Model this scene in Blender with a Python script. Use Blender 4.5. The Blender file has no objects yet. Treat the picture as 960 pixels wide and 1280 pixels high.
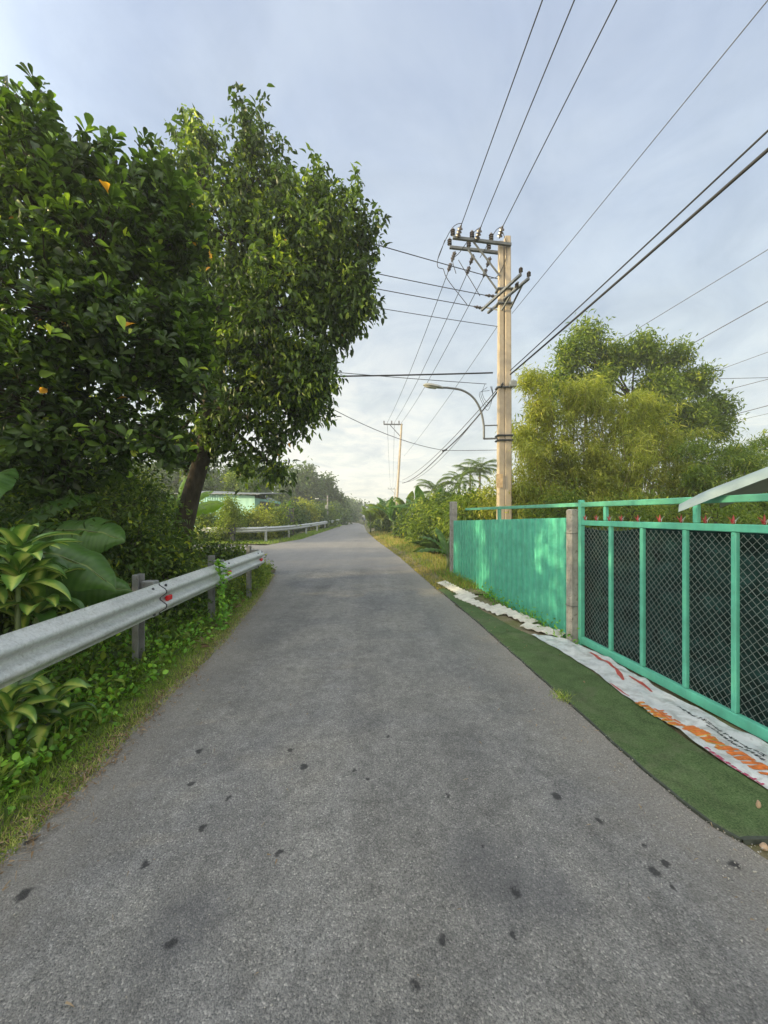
import bpy, math, random
import numpy as np
from mathutils import Vector, Matrix, noise as mnoise

random.seed(11)
rng = np.random.default_rng(11)
scene = bpy.context.scene
COL = scene.collection
PI = math.pi

# ------------------------------------------------------------------ survey of the photograph (metres, camera at the origin, 1.6 m up)
F, CX, HY, H = 480.0, 480.0, 643.0, 1.6
def at(px, py, Y):
    return Vector(((px - CX) / F * Y, Y, H - (py - HY) / F * Y))
def gd(px, py, z=0.0):
    Y = (H - z) * F / (py - HY)
    return Vector(((px - CX) / F * Y, Y, z))

def tag(o, label=None, cat=None, group=None, kind=None):
    if label: o['label'] = label
    if cat: o['category'] = cat
    if group: o['group'] = group
    if kind: o['kind'] = kind
    return o

def link(o, parent=None):
    COL.objects.link(o)
    if parent is not None: o.parent = parent
    return o

def thing(name, label, cat, group=None, loc=(0, 0, 0)):
    o = bpy.data.objects.new(name, None)
    o.empty_display_size = 0.1
    o.location = loc
    return tag(link(o), label, cat, group)

# ------------------------------------------------------------------ mesh builder
class MB:
    def __init__(s): s.v = []; s.f = []
    def add(s, vs, fs):
        b = len(s.v); s.v += [tuple(x) for x in vs]; s.f += [tuple(i + b for i in f) for f in fs]
    def box(s, c, d, M=None):
        x, y, z = d[0] / 2, d[1] / 2, d[2] / 2
        vs = [Vector(p) for p in ((-x,-y,-z),(x,-y,-z),(x,y,-z),(-x,y,-z),(-x,-y,z),(x,-y,z),(x,y,z),(-x,y,z))]
        if M is not None: vs = [M @ p for p in vs]
        c = Vector(c)
        s.add([p + c for p in vs], [(0,3,2,1),(4,5,6,7),(0,1,5,4),(1,2,6,5),(2,3,7,6),(3,0,4,7)])
    def cbox(s, c, d, M=None, b=0.004):
        # chamfered box: three-ring outline along z, plus vertical chamfers
        x, y, z = d[0] / 2, d[1] / 2, d[2] / 2
        b = min(b, x * .45, y * .45, z * .45)
        def ring(k, zz):
            X, Y = x - k, y - k
            return [(-X + b, -Y, zz), (X - b, -Y, zz), (X, -Y + b, zz), (X, Y - b, zz), (X - b, Y, zz), (-X + b, Y, zz), (-X, Y - b, zz), (-X, -Y + b, zz)]
        rs = [ring(b, -z), ring(0, -z + b), ring(0, z - b), ring(b, z)]
        vs = [Vector(p) for r in rs for p in r]
        if M is not None: vs = [M @ p for p in vs]
        c = Vector(c)
        fs = [tuple(range(7, -1, -1)), tuple(range(24, 32))]
        for k in range(3):
            for i in range(8):
                j = (i + 1) % 8
                fs.append((k*8+i, k*8+j, k*8+8+j, k*8+8+i))
        s.add([p + c for p in vs], fs)
    def tube(s, pts, rad, n=6, cap=True, flat=None):
        pts = [Vector(p) for p in pts]
        if not hasattr(rad, '__len__'): rad = [rad] * len(pts)
        b = len(s.v); prev = None
        for i, p in enumerate(pts):
            t = (pts[min(i + 1, len(pts) - 1)] - pts[max(i - 1, 0)])
            if t.length < 1e-9: t = Vector((0, 0, 1))
            t.normalize()
            a = prev if prev is not None else (Vector((0, 0, 1)) if abs(t.z) < .9 else Vector((1, 0, 0)))
            a = (a - t * a.dot(t))
            if a.length < 1e-6: a = t.orthogonal()
            a.normalize(); prev = a; bb = t.cross(a)
            for k in range(n):
                an = 2 * PI * (k + .5) / n
                s.v.append(tuple(p + (a * math.cos(an) + bb * math.sin(an)) * rad[i]))
        for i in range(len(pts) - 1):
            for k in range(n):
                j = (k + 1) % n
                s.f.append((b + i*n + k, b + i*n + j, b + (i+1)*n + j, b + (i+1)*n + k))
        if cap:
            s.f.append(tuple(b + k for k in range(n - 1, -1, -1)))
            s.f.append(tuple(b + (len(pts) - 1) * n + k for k in range(n)))
    def lathe(s, prof, o, axis=(0, 0, 1), n=10):
        ax = Vector(axis).normalized()
        s.tube([Vector(o) + ax * h for r, h in prof], [max(r, 1e-4) for r, h in prof], n)
    def grid(s, rows, closed=False):
        b = len(s.v); m = len(rows[0])
        for r in rows: s.v += [tuple(p) for p in r]
        for i in range(len(rows) - 1):
            for k in range(m if closed else m - 1):
                j = (k + 1) % m
                s.f.append((b + i*m + k, b + i*m + j, b + (i+1)*m + j, b + (i+1)*m + k))
    def prism(s, poly, off):
        off = Vector(off); n = len(poly)
        vs = [Vector(p) for p in poly]
        fs = [tuple(range(n)), tuple(range(2*n - 1, n - 1, -1))]
        for i in range(n):
            j = (i + 1) % n
            fs.append((i, i + n, j + n, j))
        s.add(vs + [p + off for p in vs], fs)
    def build(s, name, mat, parent=None, smooth=False, angle=None):
        me = bpy.data.meshes.new(name)
        me.from_pydata(s.v, [], s.f); me.update()
        import bmesh
        bm = bmesh.new(); bm.from_mesh(me)
        bmesh.ops.recalc_face_normals(bm, faces=bm.faces)
        bm.to_mesh(me); bm.free()
        if smooth: me.polygons.foreach_set('use_smooth', [True] * len(me.polygons))
        if mat: me.materials.append(mat)
        o = bpy.data.objects.new(name, me)
        link(o, parent)
        if smooth and angle: me.set_sharp_from_angle(angle=math.radians(angle))
        return o

def np_obj(name, V, Q, mat, parent=None, attrs=None, smooth=False):
    V = np.asarray(V, 'f4'); Q = np.asarray(Q, 'i4')
    me = bpy.data.meshes.new(name)
    me.vertices.add(len(V)); me.vertices.foreach_set('co', V.ravel())
    me.loops.add(Q.size); me.loops.foreach_set('vertex_index', Q.ravel())
    me.polygons.add(len(Q)); me.polygons.foreach_set('loop_start', np.arange(0, Q.size, Q.shape[1], dtype='i4'))
    if smooth: me.polygons.foreach_set('use_smooth', np.ones(len(Q), bool))
    me.update(calc_edges=True)
    for k, a in (attrs or {}).items():
        at_ = me.attributes.new(k, 'FLOAT', 'POINT'); at_.data.foreach_set('value', np.asarray(a, 'f4'))
    if mat: me.materials.append(mat)
    o = bpy.data.objects.new(name, me)
    return link(o, parent)

# ------------------------------------------------------------------ leaf templates: x across, y along (0..1), z up
def tmpl(ts, ws, fold=.12, curl=.15, cols=3):
    V = []; Q = []
    for t, w in zip(ts, ws):
        for c in range(cols):
            u = -1 + 2 * c / (cols - 1)
            V.append((u * w, t, fold * abs(u) * w * 2 - curl * t * t))
    for i in range(len(ts) - 1):
        for c in range(cols - 1):
            a = i * cols + c
            Q.append((a, a + 1, a + cols + 1, a + cols))
    return np.array(V, float), np.array(Q, int)
T_OBO = tmpl([0, .22, .5, .75, .92, 1], [.03, .16, .40, .5, .33, .02], .16, .14)
T_OVAL = tmpl([0, .3, .65, 1], [.03, .45, .42, .02], .15, .3)
T_RH = (np.array([(0, 0, 0), (.5, .42, .1), (0, 1, -.1), (-.5, .42, .1)], float), np.array([(0, 1, 2, 3)]))
T_BLADE = tmpl([0, .5, 1], [.5, .4, .03], 0, .35, 2)
T_ROUND = tmpl([0, .25, .7, 1], [.06, .48, .46, .05], .12, .12)

def frames(d, up):
    d = d / (np.linalg.norm(d, axis=1, keepdims=True) + 1e-9)
    x = np.cross(d, up); x /= (np.linalg.norm(x, axis=1, keepdims=True) + 1e-9)
    z = np.cross(x, d)
    return np.stack([x, d, z], axis=2)

SUN_EL = math.radians(16); SUN_V = Vector((-.965, -.22, 0)).normalized() * math.cos(SUN_EL); SUN_V.z = math.sin(SUN_EL)
GAPS = []          # openings in the crowns through which the low sun reaches the fence: (point, radius)
def leaves(name, T, pos, d, up, L, W, tone, mat, parent=None):
    if GAPS and name in ('crown', 'foliage', 'undergrowth'):
        s_ = np.array(SUN_V); keep = np.ones(len(pos), bool); mid_ = pos + d * (np.broadcast_to(L, (len(pos),)) * .5)[:, None]
        for g_, r_ in GAPS:
            v_ = mid_ - np.array(g_); t_ = v_ @ s_
            keep &= ~((np.linalg.norm(v_ - t_[:, None] * s_, axis=1) < r_) & (t_ > .5))
        f_ = lambda a: np.broadcast_to(a, (len(pos),))[keep]
        L, W, tone, up = f_(L), f_(W), f_(tone), up[keep]; pos, d = pos[keep], d[keep]
    tv, tq = T
    R = frames(d, up)
    m, n = len(pos), len(tv)
    loc = np.empty((m, n, 3))
    loc[:, :, 0] = tv[None, :, 0] * np.broadcast_to(W, (m,))[:, None]
    loc[:, :, 1] = tv[None, :, 1] * np.broadcast_to(L, (m,))[:, None]
    loc[:, :, 2] = tv[None, :, 2] * np.broadcast_to(L, (m,))[:, None]
    V = np.einsum('mij,mnj->mni', R, loc) + pos[:, None, :]
    Q = (tq[None] + (np.arange(m) * n)[:, None, None]).reshape(-1, tq.shape[1])
    return np_obj(name, V.reshape(-1, 3), Q, mat, parent, {'tone': np.repeat(np.broadcast_to(tone, (m,)), n)}, smooth=n > 4)

def rdir(n):
    v = rng.normal(size=(n, 3)); return v / np.linalg.norm(v, axis=1, keepdims=True)

def clusters(lobes, n, shell=.45, zs=1.0):
    """cluster centres spread through lobes (x, y, z, r): more of them near the outside"""
    lob = np.array([(l[0], l[1], l[2], l[3]) for l in lobes], float)
    w = lob[:, 3] ** 2; w /= w.sum()
    idx = rng.choice(len(lob), n, p=w)
    d = rdir(n)
    u = rng.random(n) ** .5
    wob = np.array([1 + .34 * mnoise.noise(Vector(tuple(d[i] * 1.9)) + Vector((idx[i] * 7.3, 1.7, 0))) for i in range(n)])
    r = lob[idx, 3] * (shell + (1 - shell) * u) * wob
    c = lob[idx, :3] + d * r[:, None] * np.array([1, 1, zs])
    return c, d, idx

def trunk_and_limbs(par, base, top, r0, r1, lobes, cent, idx, mat, bend=.15, twig=.011, twig_share=.5, n=9):
    base = Vector(base); top = Vector(top)
    pts = []; rad = []
    for i in range(9):
        t = i / 8
        p = base.lerp(top, t) + Vector((mnoise.noise(Vector((t * 2.3, base.x, 3.1))), mnoise.noise(Vector((t * 2.3, base.y, 9.4))), 0)) * bend * math.sin(PI * min(t * 1.2, 1))
        pts.append(p); rad.append(r0 + (r1 - r0) * t ** .8 + (r0 * .45 * max(0, 1 - t * 9)))
    pts[0] = base
    m = MB(); m.tube(pts, rad, n)
    m.build('trunk', mat, par, True)
    b = MB()
    for li, l in enumerate(lobes):
        c = Vector(l[:3])
        k = min(range(4, 9), key=lambda i: (pts[i] - c).length + (.3 if pts[i].z > c.z + .2 else 0))
        a = pts[k]
        mid = a.lerp(c, .5) + Vector((rng.normal() * .12, rng.normal() * .12, .12 * (c - a).length * .5))
        rr = rad[k] * .55
        b.tube([a, a.lerp(mid, .5) + Vector((0, 0, .04)), mid, c], [rr, rr * .8, rr * .55, max(rr * .3, .008)], 6)
        for ci in np.nonzero(idx == li)[0]:
            if rng.random() > twig_share: continue
            e = Vector(cent[ci]); s = mid.lerp(c, rng.random())
            q = s.lerp(e, .55) + Vector((rng.normal(), rng.normal(), rng.normal())) * .06 * (e - s).length
            b.tube([s, q, e], [twig * 1.5, twig, twig * .45], 4, False)
    b.build('branches', mat, par, True)

# ------------------------------------------------------------------ materials
def nm(name):
    m = bpy.data.materials.new(name); m.use_nodes = True
    nt = m.node_tree; nt.nodes.clear()
    return m, nt
def N(nt, t, **kw):
    n = nt.nodes.new(t)
    for k, v in kw.items():
        if k in n.inputs: n.inputs[k].default_value = v
        else: setattr(n, k, v)
    return n
def ramp(nt, fac, stops, interp='LINEAR'):
    r = nt.nodes.new('ShaderNodeValToRGB'); r.color_ramp.interpolation = interp
    e = r.color_ramp.elements
    while len(e) < len(stops): e.new(.5)
    for i, (p, c) in enumerate(stops):
        e[i].position = p; e[i].color = (c[0], c[1], c[2], 1) if hasattr(c, '__len__') else (c, c, c, 1)
    if fac is not None: nt.links.new(fac, r.inputs['Fac'])
    return r.outputs['Color']
def mix(nt, fac, a, b, mode='MIX'):
    n = nt.nodes.new('ShaderNodeMix'); n.data_type = 'RGBA'; n.blend_type = mode
    for i, v in ((0, fac), (6, a), (7, b)):
        if hasattr(v, 'is_linked') or hasattr(v, 'links'): nt.links.new(v, n.inputs[i])
        else: n.inputs[i].default_value = v if i == 0 else (v[0], v[1], v[2], 1)
    return n.outputs[2]
def math_(nt, op, a, b=None, c=None, clamp=False):
    n = nt.nodes.new('ShaderNodeMath'); n.operation = op; n.use_clamp = clamp
    for i, v in enumerate((a, b, c)):
        if v is None: continue
        if hasattr(v, 'links'): nt.links.new(v, n.inputs[i])
        else: n.inputs[i].default_value = v
    return n.outputs[0]
def noise_(nt, vec, scale, detail=4, rough=.55, dist=0.0, col=False):
    n = N(nt, 'ShaderNodeTexNoise', Scale=scale, Detail=detail, Roughness=rough, Distortion=dist)
    if vec is not None: nt.links.new(vec, n.inputs['Vector'])
    return n.outputs['Color' if col else 'Fac']
def objco(nt): return nt.nodes.new('ShaderNodeTexCoord').outputs['Object']
def posco(nt): return nt.nodes.new('ShaderNodeNewGeometry').outputs['Position']
def bump(nt, h, strength=.3, dist=.01):
    b = N(nt, 'ShaderNodeBump', Strength=strength, Distance=dist)
    nt.links.new(h, b.inputs['Height']); return b.outputs['Normal']
def out(nt, shader):
    o = nt.nodes.new('ShaderNodeOutputMaterial'); nt.links.new(shader, o.inputs['Surface'])
def princ(nt, color, rough=.6, metal=0.0, normal=None, spec=.5):
    p = nt.nodes.new('ShaderNodeBsdfPrincipled')
    for k, v in (('Base Color', color), ('Roughness', rough), ('Metallic', metal), ('Specular IOR Level', spec)):
        if hasattr(v, 'links'): nt.links.new(v, p.inputs[k])
        else: p.inputs[k].default_value = (v[0], v[1], v[2], 1) if k == 'Base Color' else v
    if normal is not None: nt.links.new(normal, p.inputs['Normal'])
    return p.outputs[0]

def mat_leaf(name, stops, rough=.42, trans=.3, spec=.35):
    m, nt = nm(name)
    a = N(nt, 'ShaderNodeAttribute', attribute_name='tone')
    c = ramp(nt, a.outputs['Fac'], stops)
    n = noise_(nt, posco(nt), 9, 2)
    c = mix(nt, 1.0, c, ramp(nt, n, [(.3, .75), (.7, 1.2)]), 'MULTIPLY')
    p = princ(nt, c, rough, 0, None, spec)
    t = nt.nodes.new('ShaderNodeBsdfTranslucent')
    nt.links.new(mix(nt, 1.0, c, (1.5, 1.55, .7), 'MULTIPLY'), t.inputs['Color'])
    ms = N(nt, 'ShaderNodeMixShader', Fac=trans)
    nt.links.new(p, ms.inputs[1]); nt.links.new(t.outputs[0], ms.inputs[2])
    out(nt, ms.outputs[0]); return m

def mat_plain(name, col, rough=.6, metal=0.0, var=.25, scale=6, bmp=.0, dirt=None, spec=.5, bscale=40):
    m, nt = nm(name); o = objco(nt)
    n = noise_(nt, o, scale, 5, .6)
    lo = tuple(x * (1 - var) for x in col); hi = tuple(min(1, x * (1 + var)) for x in col)
    c = ramp(nt, n, [(.3, lo), (.7, hi)])
    if dirt:
        n2 = noise_(nt, o, scale * 2.7, 6, .7, .5)
        c = mix(nt, ramp(nt, n2, [(dirt[1], 0), (dirt[1] + .12, 1)]), c, dirt[0])
    nrm = bump(nt, noise_(nt, o, bscale, 4), bmp, .004) if bmp else None
    out(nt, princ(nt, c, rough, metal, nrm, spec)); return m

M = {}
M['jack'] = mat_leaf('jackfruit_leaf', [(0, (0.020, 0.040, 0.010)), (.35, (0.048, 0.091, 0.017)), (.6, (0.099, 0.178, 0.029)), (.8, (0.190, 0.321, 0.043)), (.93, (0.381, 0.558, 0.061)), (.985, (0.508, 0.608, 0.071)), (1, (0.750, 0.372, 0.043))], .36, .38, .4)
M['mango'] = mat_leaf('broad_tree_leaf', [(0, (0.021, 0.041, 0.011)), (.35, (0.052, 0.094, 0.019)), (.6, (0.105, 0.180, 0.030)), (.85, (0.255, 0.360, 0.049)), (.97, (0.478, 0.578, 0.068)), (1, (0.750, 0.407, 0.041))], .42, .3, .35)
M['bamboo'] = mat_leaf('bamboo_leaf', [(0, (0.164, 0.211, 0.040)), (.5, (0.313, 0.346, 0.063)), (.85, (0.477, 0.479, 0.090)), (1, (0.656, 0.607, 0.181))], .5, .45, .25)
M['green'] = mat_leaf('fresh_leaf', [(0, (0.067, 0.113, 0.018)), (.5, (0.145, 0.218, 0.032)), (.85, (0.266, 0.330, 0.042)), (1, (0.436, 0.450, 0.060))], .5, .42, .25)
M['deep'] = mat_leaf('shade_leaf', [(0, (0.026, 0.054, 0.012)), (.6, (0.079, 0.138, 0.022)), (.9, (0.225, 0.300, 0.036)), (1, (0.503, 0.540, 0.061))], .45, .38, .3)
M['fargreen'] = mat_leaf('distant_leaf', [(0, (0.059, 0.099, 0.041)), (.6, (0.108, 0.171, 0.062)), (1, (0.205, 0.263, 0.083))], .6, .3, .2)
M['grassy'] = mat_leaf('grass_blade', [(0, (0.112, 0.208, 0.029)), (.5, (0.213, 0.338, 0.050)), (.8, (0.370, 0.429, 0.099)), (1, (0.616, 0.585, 0.242))], .55, .35, .2)
M['drygrass'] = mat_leaf('dry_grass_blade', [(0, (.14, .16, .045)), (.4, (.34, .30, .085)), (.8, (.50, .40, .17)), (1, (.56, .48, .28))], .6, .35, .2)
M['weed'] = mat_leaf('weed_leaf', [(0, (0.106, 0.254, 0.034)), (.5, (0.196, 0.423, 0.053)), (.85, (0.360, 0.607, 0.068)), (.97, (0.630, 0.709, 0.110)), (1, (0.750, 0.641, 0.083))], .45, .35, .3)
M['brownleaf'] = mat_leaf('dead_leaf', [(0, (.10, .06, .03)), (.5, (.2, .13, .07)), (1, (.36, .27, .17))], .7, .15, .2)

def mat_bark(name, a, b, scale=9):
    m, nt = nm(name); o = posco(nt)
    mp = N(nt, 'ShaderNodeMapping'); mp.inputs['Scale'].default_value = (1, 1, .35); nt.links.new(o, mp.inputs[0])
    n = noise_(nt, mp.outputs[0], scale, 6, .65, .3)
    c = ramp(nt, n, [(.3, a), (.55, b), (.75, tuple(x * 1.5 for x in b))])
    out(nt, princ(nt, c, .9, 0, bump(nt, n, .8, .02), .2)); return m
M['bark'] = mat_bark('bark', (.022, .018, .013), (.06, .05, .036))
M['culm'] = mat_plain('bamboo_culm', (.22, .20, .06), .5, 0, .35, 5)
M['palmbark'] = mat_bark('palm_bark', (.13, .11, .08), (.24, .21, .16))
M['stem'] = mat_plain('green_stem', (.09, .13, .04), .5, 0, .3, 6)

# banana leaf: ribs across the blade from the 'rib' attribute
def mat_banana(name, c0, c1, trans=.35):
    m, nt = nm(name)
    a = N(nt, 'ShaderNodeAttribute', attribute_name='rib'); b = N(nt, 'ShaderNodeAttribute', attribute_name='mid')
    w = math_(nt, 'SINE', math_(nt, 'MULTIPLY', a.outputs['Fac'], 190))
    n = noise_(nt, posco(nt), 5, 4)
    c = ramp(nt, n, [(.3, c0), (.7, c1)])
    c = mix(nt, math_(nt, 'MULTIPLY_ADD', w, .08, .1), c, tuple(x * 1.6 for x in c1))
    c = mix(nt, ramp(nt, b.outputs['Fac'], [(0, 1), (.06, 0)]), c, (.22, .28, .08))
    p = princ(nt, c, .38, 0, bump(nt, w, .25, .004), .4)
    t = nt.nodes.new('ShaderNodeBsdfTranslucent'); nt.links.new(mix(nt, 1.0, c, (1.5, 1.6, .6), 'MULTIPLY'), t.inputs['Color'])
    ms = N(nt, 'ShaderNodeMixShader', Fac=trans); nt.links.new(p, ms.inputs[1]); nt.links.new(t.outputs[0], ms.inputs[2])
    out(nt, ms.outputs[0]); return m
M['banana'] = mat_banana('banana_leaf', (.042, .105, .02), (.08, .165, .034))
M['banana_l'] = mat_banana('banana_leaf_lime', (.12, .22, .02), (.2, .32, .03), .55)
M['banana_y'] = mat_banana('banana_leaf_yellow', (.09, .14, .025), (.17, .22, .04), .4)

# strap leaf with pale centre
def mat_strap():
    m, nt = nm('variegated_strap_leaf')
    b = N(nt, 'ShaderNodeAttribute', attribute_name='mid'); a = N(nt, 'ShaderNodeAttribute', attribute_name='rib')
    n = noise_(nt, posco(nt), 14, 3)
    k = math_(nt, 'ADD', b.outputs['Fac'], math_(nt, 'MULTIPLY_ADD', n, .7, -.35))
    c = ramp(nt, k, [(0, (.52, .58, .15)), (.25, (.42, .52, .10)), (.55, (.15, .28, .045)), (1, (.075, .17, .03))])
    c = mix(nt, a.outputs['Fac'], c, (.05, .12, .02))
    p = princ(nt, c, .32, 0, None, .5)
    t = nt.nodes.new('ShaderNodeBsdfTranslucent'); nt.links.new(c, t.inputs['Color'])
    ms = N(nt, 'ShaderNodeMixShader', Fac=.28); nt.links.new(p, ms.inputs[1]); nt.links.new(t.outputs[0], ms.inputs[2])
    out(nt, ms.outputs[0]); return m
M['strap'] = mat_strap()

# galvanised steel, paint, concrete...
def mat_galv():
    m, nt = nm('galvanised_steel'); o = posco(nt)
    v = N(nt, 'ShaderNodeTexVoronoi', Scale=70); nt.links.new(o, v.inputs['Vector'])
    n = noise_(nt, o, 3, 5, .6); n2 = noise_(nt, o, 30, 5, .7)
    c = ramp(nt, n, [(.3, (.46, .485, .48)), (.7, (.60, .62, .605))])
    sc_ = N(nt, 'ShaderNodeSeparateColor'); nt.links.new(v.outputs['Color'], sc_.inputs[0]); c = mix(nt, .22, c, sc_.outputs[0], 'SOFT_LIGHT')
    c = mix(nt, ramp(nt, n2, [(.56, 0), (.72, .65)]), c, (.24, .23, .19))
    mp = N(nt, 'ShaderNodeMapping'); mp.inputs['Scale'].default_value = (14, 14, 1.2); nt.links.new(o, mp.inputs[0])
    st = noise_(nt, mp.outputs[0], 2.2, 4, .6)
    c = mix(nt, ramp(nt, st, [(.55, 0), (.75, .4)]), c, (.2, .19, .15))
    out(nt, princ(nt, c, ramp(nt, n2, [(.3, .42), (.7, .6)]), .3, bump(nt, n2, .08, .003))); return m
M['galv'] = mat_galv()
M['postgalv'] = mat_plain('weathered_galvanised_post', (.24, .25, .25), .6, .4, .25, 8, .1, ((.13, .12, .1), .58))
def mat_paint(name, col, rust=.62):
    m, nt = nm(name); o = posco(nt)
    n = noise_(nt, o, 7, 5, .6); n2 = noise_(nt, o, 38, 6, .75, .8)
    c = ramp(nt, n, [(.3, tuple(x * .78 for x in col)), (.7, tuple(x * 1.12 for x in col))])
    c = mix(nt, ramp(nt, n2, [(rust, 0), (rust + .1, .8)]), c, (.17, .12, .07))
    mp = N(nt, 'ShaderNodeMapping'); mp.inputs['Scale'].default_value = (9, 9, .5); nt.links.new(o, mp.inputs[0])
    st = noise_(nt, mp.outputs[0], 3, 4, .6)
    c = mix(nt, ramp(nt, st, [(.5, 0), (.8, .45)]), c, tuple(x * .55 + .04 for x in col))
    out(nt, princ(nt, c, .48, 0, bump(nt, n2, .08, .002))); return m
M['greenpaint'] = mat_paint('green_gate_paint', (.115, .49, .35), .62)
M['greensheet'] = mat_paint('green_sheet_paint', (.10, .47, .34), .67)
M['greenrail'] = mat_paint('green_rail_paint', (.12, .42, .28), .6)
M['concrete'] = mat_plain('concrete', (.30, .29, .27), .9, 0, .25, 8, .4, ((.14, .13, .11), .56), .2)
M['poleconc'] = mat_plain('pole_concrete', (.41, .345, .265), .85, 0, .14, 4, .3, ((.27, .24, .20), .64), .2)
M['steelgrey'] = mat_plain('dull_steel', (.14, .15, .16), .55, .5, .25, 10, .1)
M['darksteel'] = mat_plain('dark_steel', (.05, .055, .06), .6, .4, .3, 10)
M['porcelain'] = mat_plain('insulator_glaze', (.10, .085, .08), .3, 0, .3, 12)
M['wire'] = mat_plain('cable_black', (.022, .023, .026), .6, 0, .2, 3)
M['wiregrey'] = mat_plain('cable_grey', (.07, .075, .085), .6, 0, .2, 3)
M['lamphead'] = mat_plain('lamp_casing', (.32, .33, .31), .5, 0, .15, 6)
M['lampglass'] = mat_plain('lamp_cover', (.55, .55, .5), .3, 0, .08, 6)
M['white'] = mat_plain('white_paint', (.7, .7, .67), .6, 0, .1, 6)
M['cement'] = mat_plain('cement_sheet', (.56, .54, .48), .9, 0, .2, 7, .3, ((.20, .18, .12), .6), .2)
M['linkwire'] = mat_plain('link_wire', (.15, .19, .18), .55, .2, .2, 6)
M['red'] = mat_plain('red_paint', (.24, .022, .018), .5, 0, .25, 12, .0, ((.2, .05, .03), .62))
M['reflred'] = mat_plain('red_reflector', (.62, .012, .015), .25, 0, .15, 20)
M['net'] = mat_plain('shade_net', (.010, .034, .032), .8, 0, .7, 7, .5, ((.022, .085, .080), .56), .2)
M['awning'] = mat_plain('awning_plastic', (.25, .32, .315), .5, 0, .12, 5, .05, ((.14, .18, .18), .62))
M['stone'] = mat_plain('stone', (.42, .30, .20), .9, 0, .3, 20, .5)
M['brick'] = mat_plain('broken_brick', (.36, .16, .09), .95, 0, .35, 25, .6)
M['rubber'] = mat_plain('rubber', (.02, .02, .02), .8)
M['black'] = mat_plain('black_plastic', (.03, .03, .032), .5)
M['skin'] = mat_plain('skin', (.32, .18, .12), .6, 0, .1)
M['pink'] = mat_plain('shirt_fabric', (.42, .20, .20), .9)
M['shirtw'] = mat_plain('pale_shirt_fabric', (.6, .6, .58), .9)
M['trouser'] = mat_plain('trouser_fabric', (.04, .045, .06), .9)
M['bluecloth'] = mat_plain('pale_blue_plastic', (.40, .50, .60), .6)
M['roofgrey'] = mat_plain('grey_roof_tin', (.19, .21, .215), .6, .1, .2, 2, .1)
M['cyanwall'] = mat_plain('cyan_wall_tin', (.30, .56, .50), .6, 0, .12, 1.5, .1, ((.22, .40, .36), .64))
M['cyanwallshade'] = M['cyanwall']
M['netgrey'] = mat_plain('grey_shade_cloth', (.09, .10, .10), .9, 0, .3, 3)
M['timber'] = mat_plain('weathered_timber', (.17, .14, .11), .9, 0, .3, 6, .3)

def mat_soil(name, a, b, g, gpos=.5):
    m, nt = nm(name); o = posco(nt)
    n = noise_(nt, o, 2.2, 6, .65); n2 = noise_(nt, o, 40, 5, .7); n3 = noise_(nt, o, .6, 4, .6)
    c = ramp(nt, n2, [(.3, a), (.7, b)])
    c = mix(nt, ramp(nt, n, [(gpos - .1, 0), (gpos + .1, 1)]), c, g)
    c = mix(nt, .5, c, ramp(nt, n3, [(.3, .6), (.7, 1.2)]), 'MULTIPLY')
    out(nt, princ(nt, c, .95, 0, bump(nt, n2, .7, .02), .15)); return m
M['soil'] = mat_soil('soil_and_turf', (.07, .055, .035), (.15, .12, .08), (.055, .085, .022))
M['vergesoil'] = mat_soil('verge_soil', (.10, .085, .055), (.22, .185, .12), (.10, .115, .045), .52)
M['drysoil'] = mat_soil('dry_verge_soil', (.16, .13, .085), (.30, .25, .17), (.13, .14, .045), .52)

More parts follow.
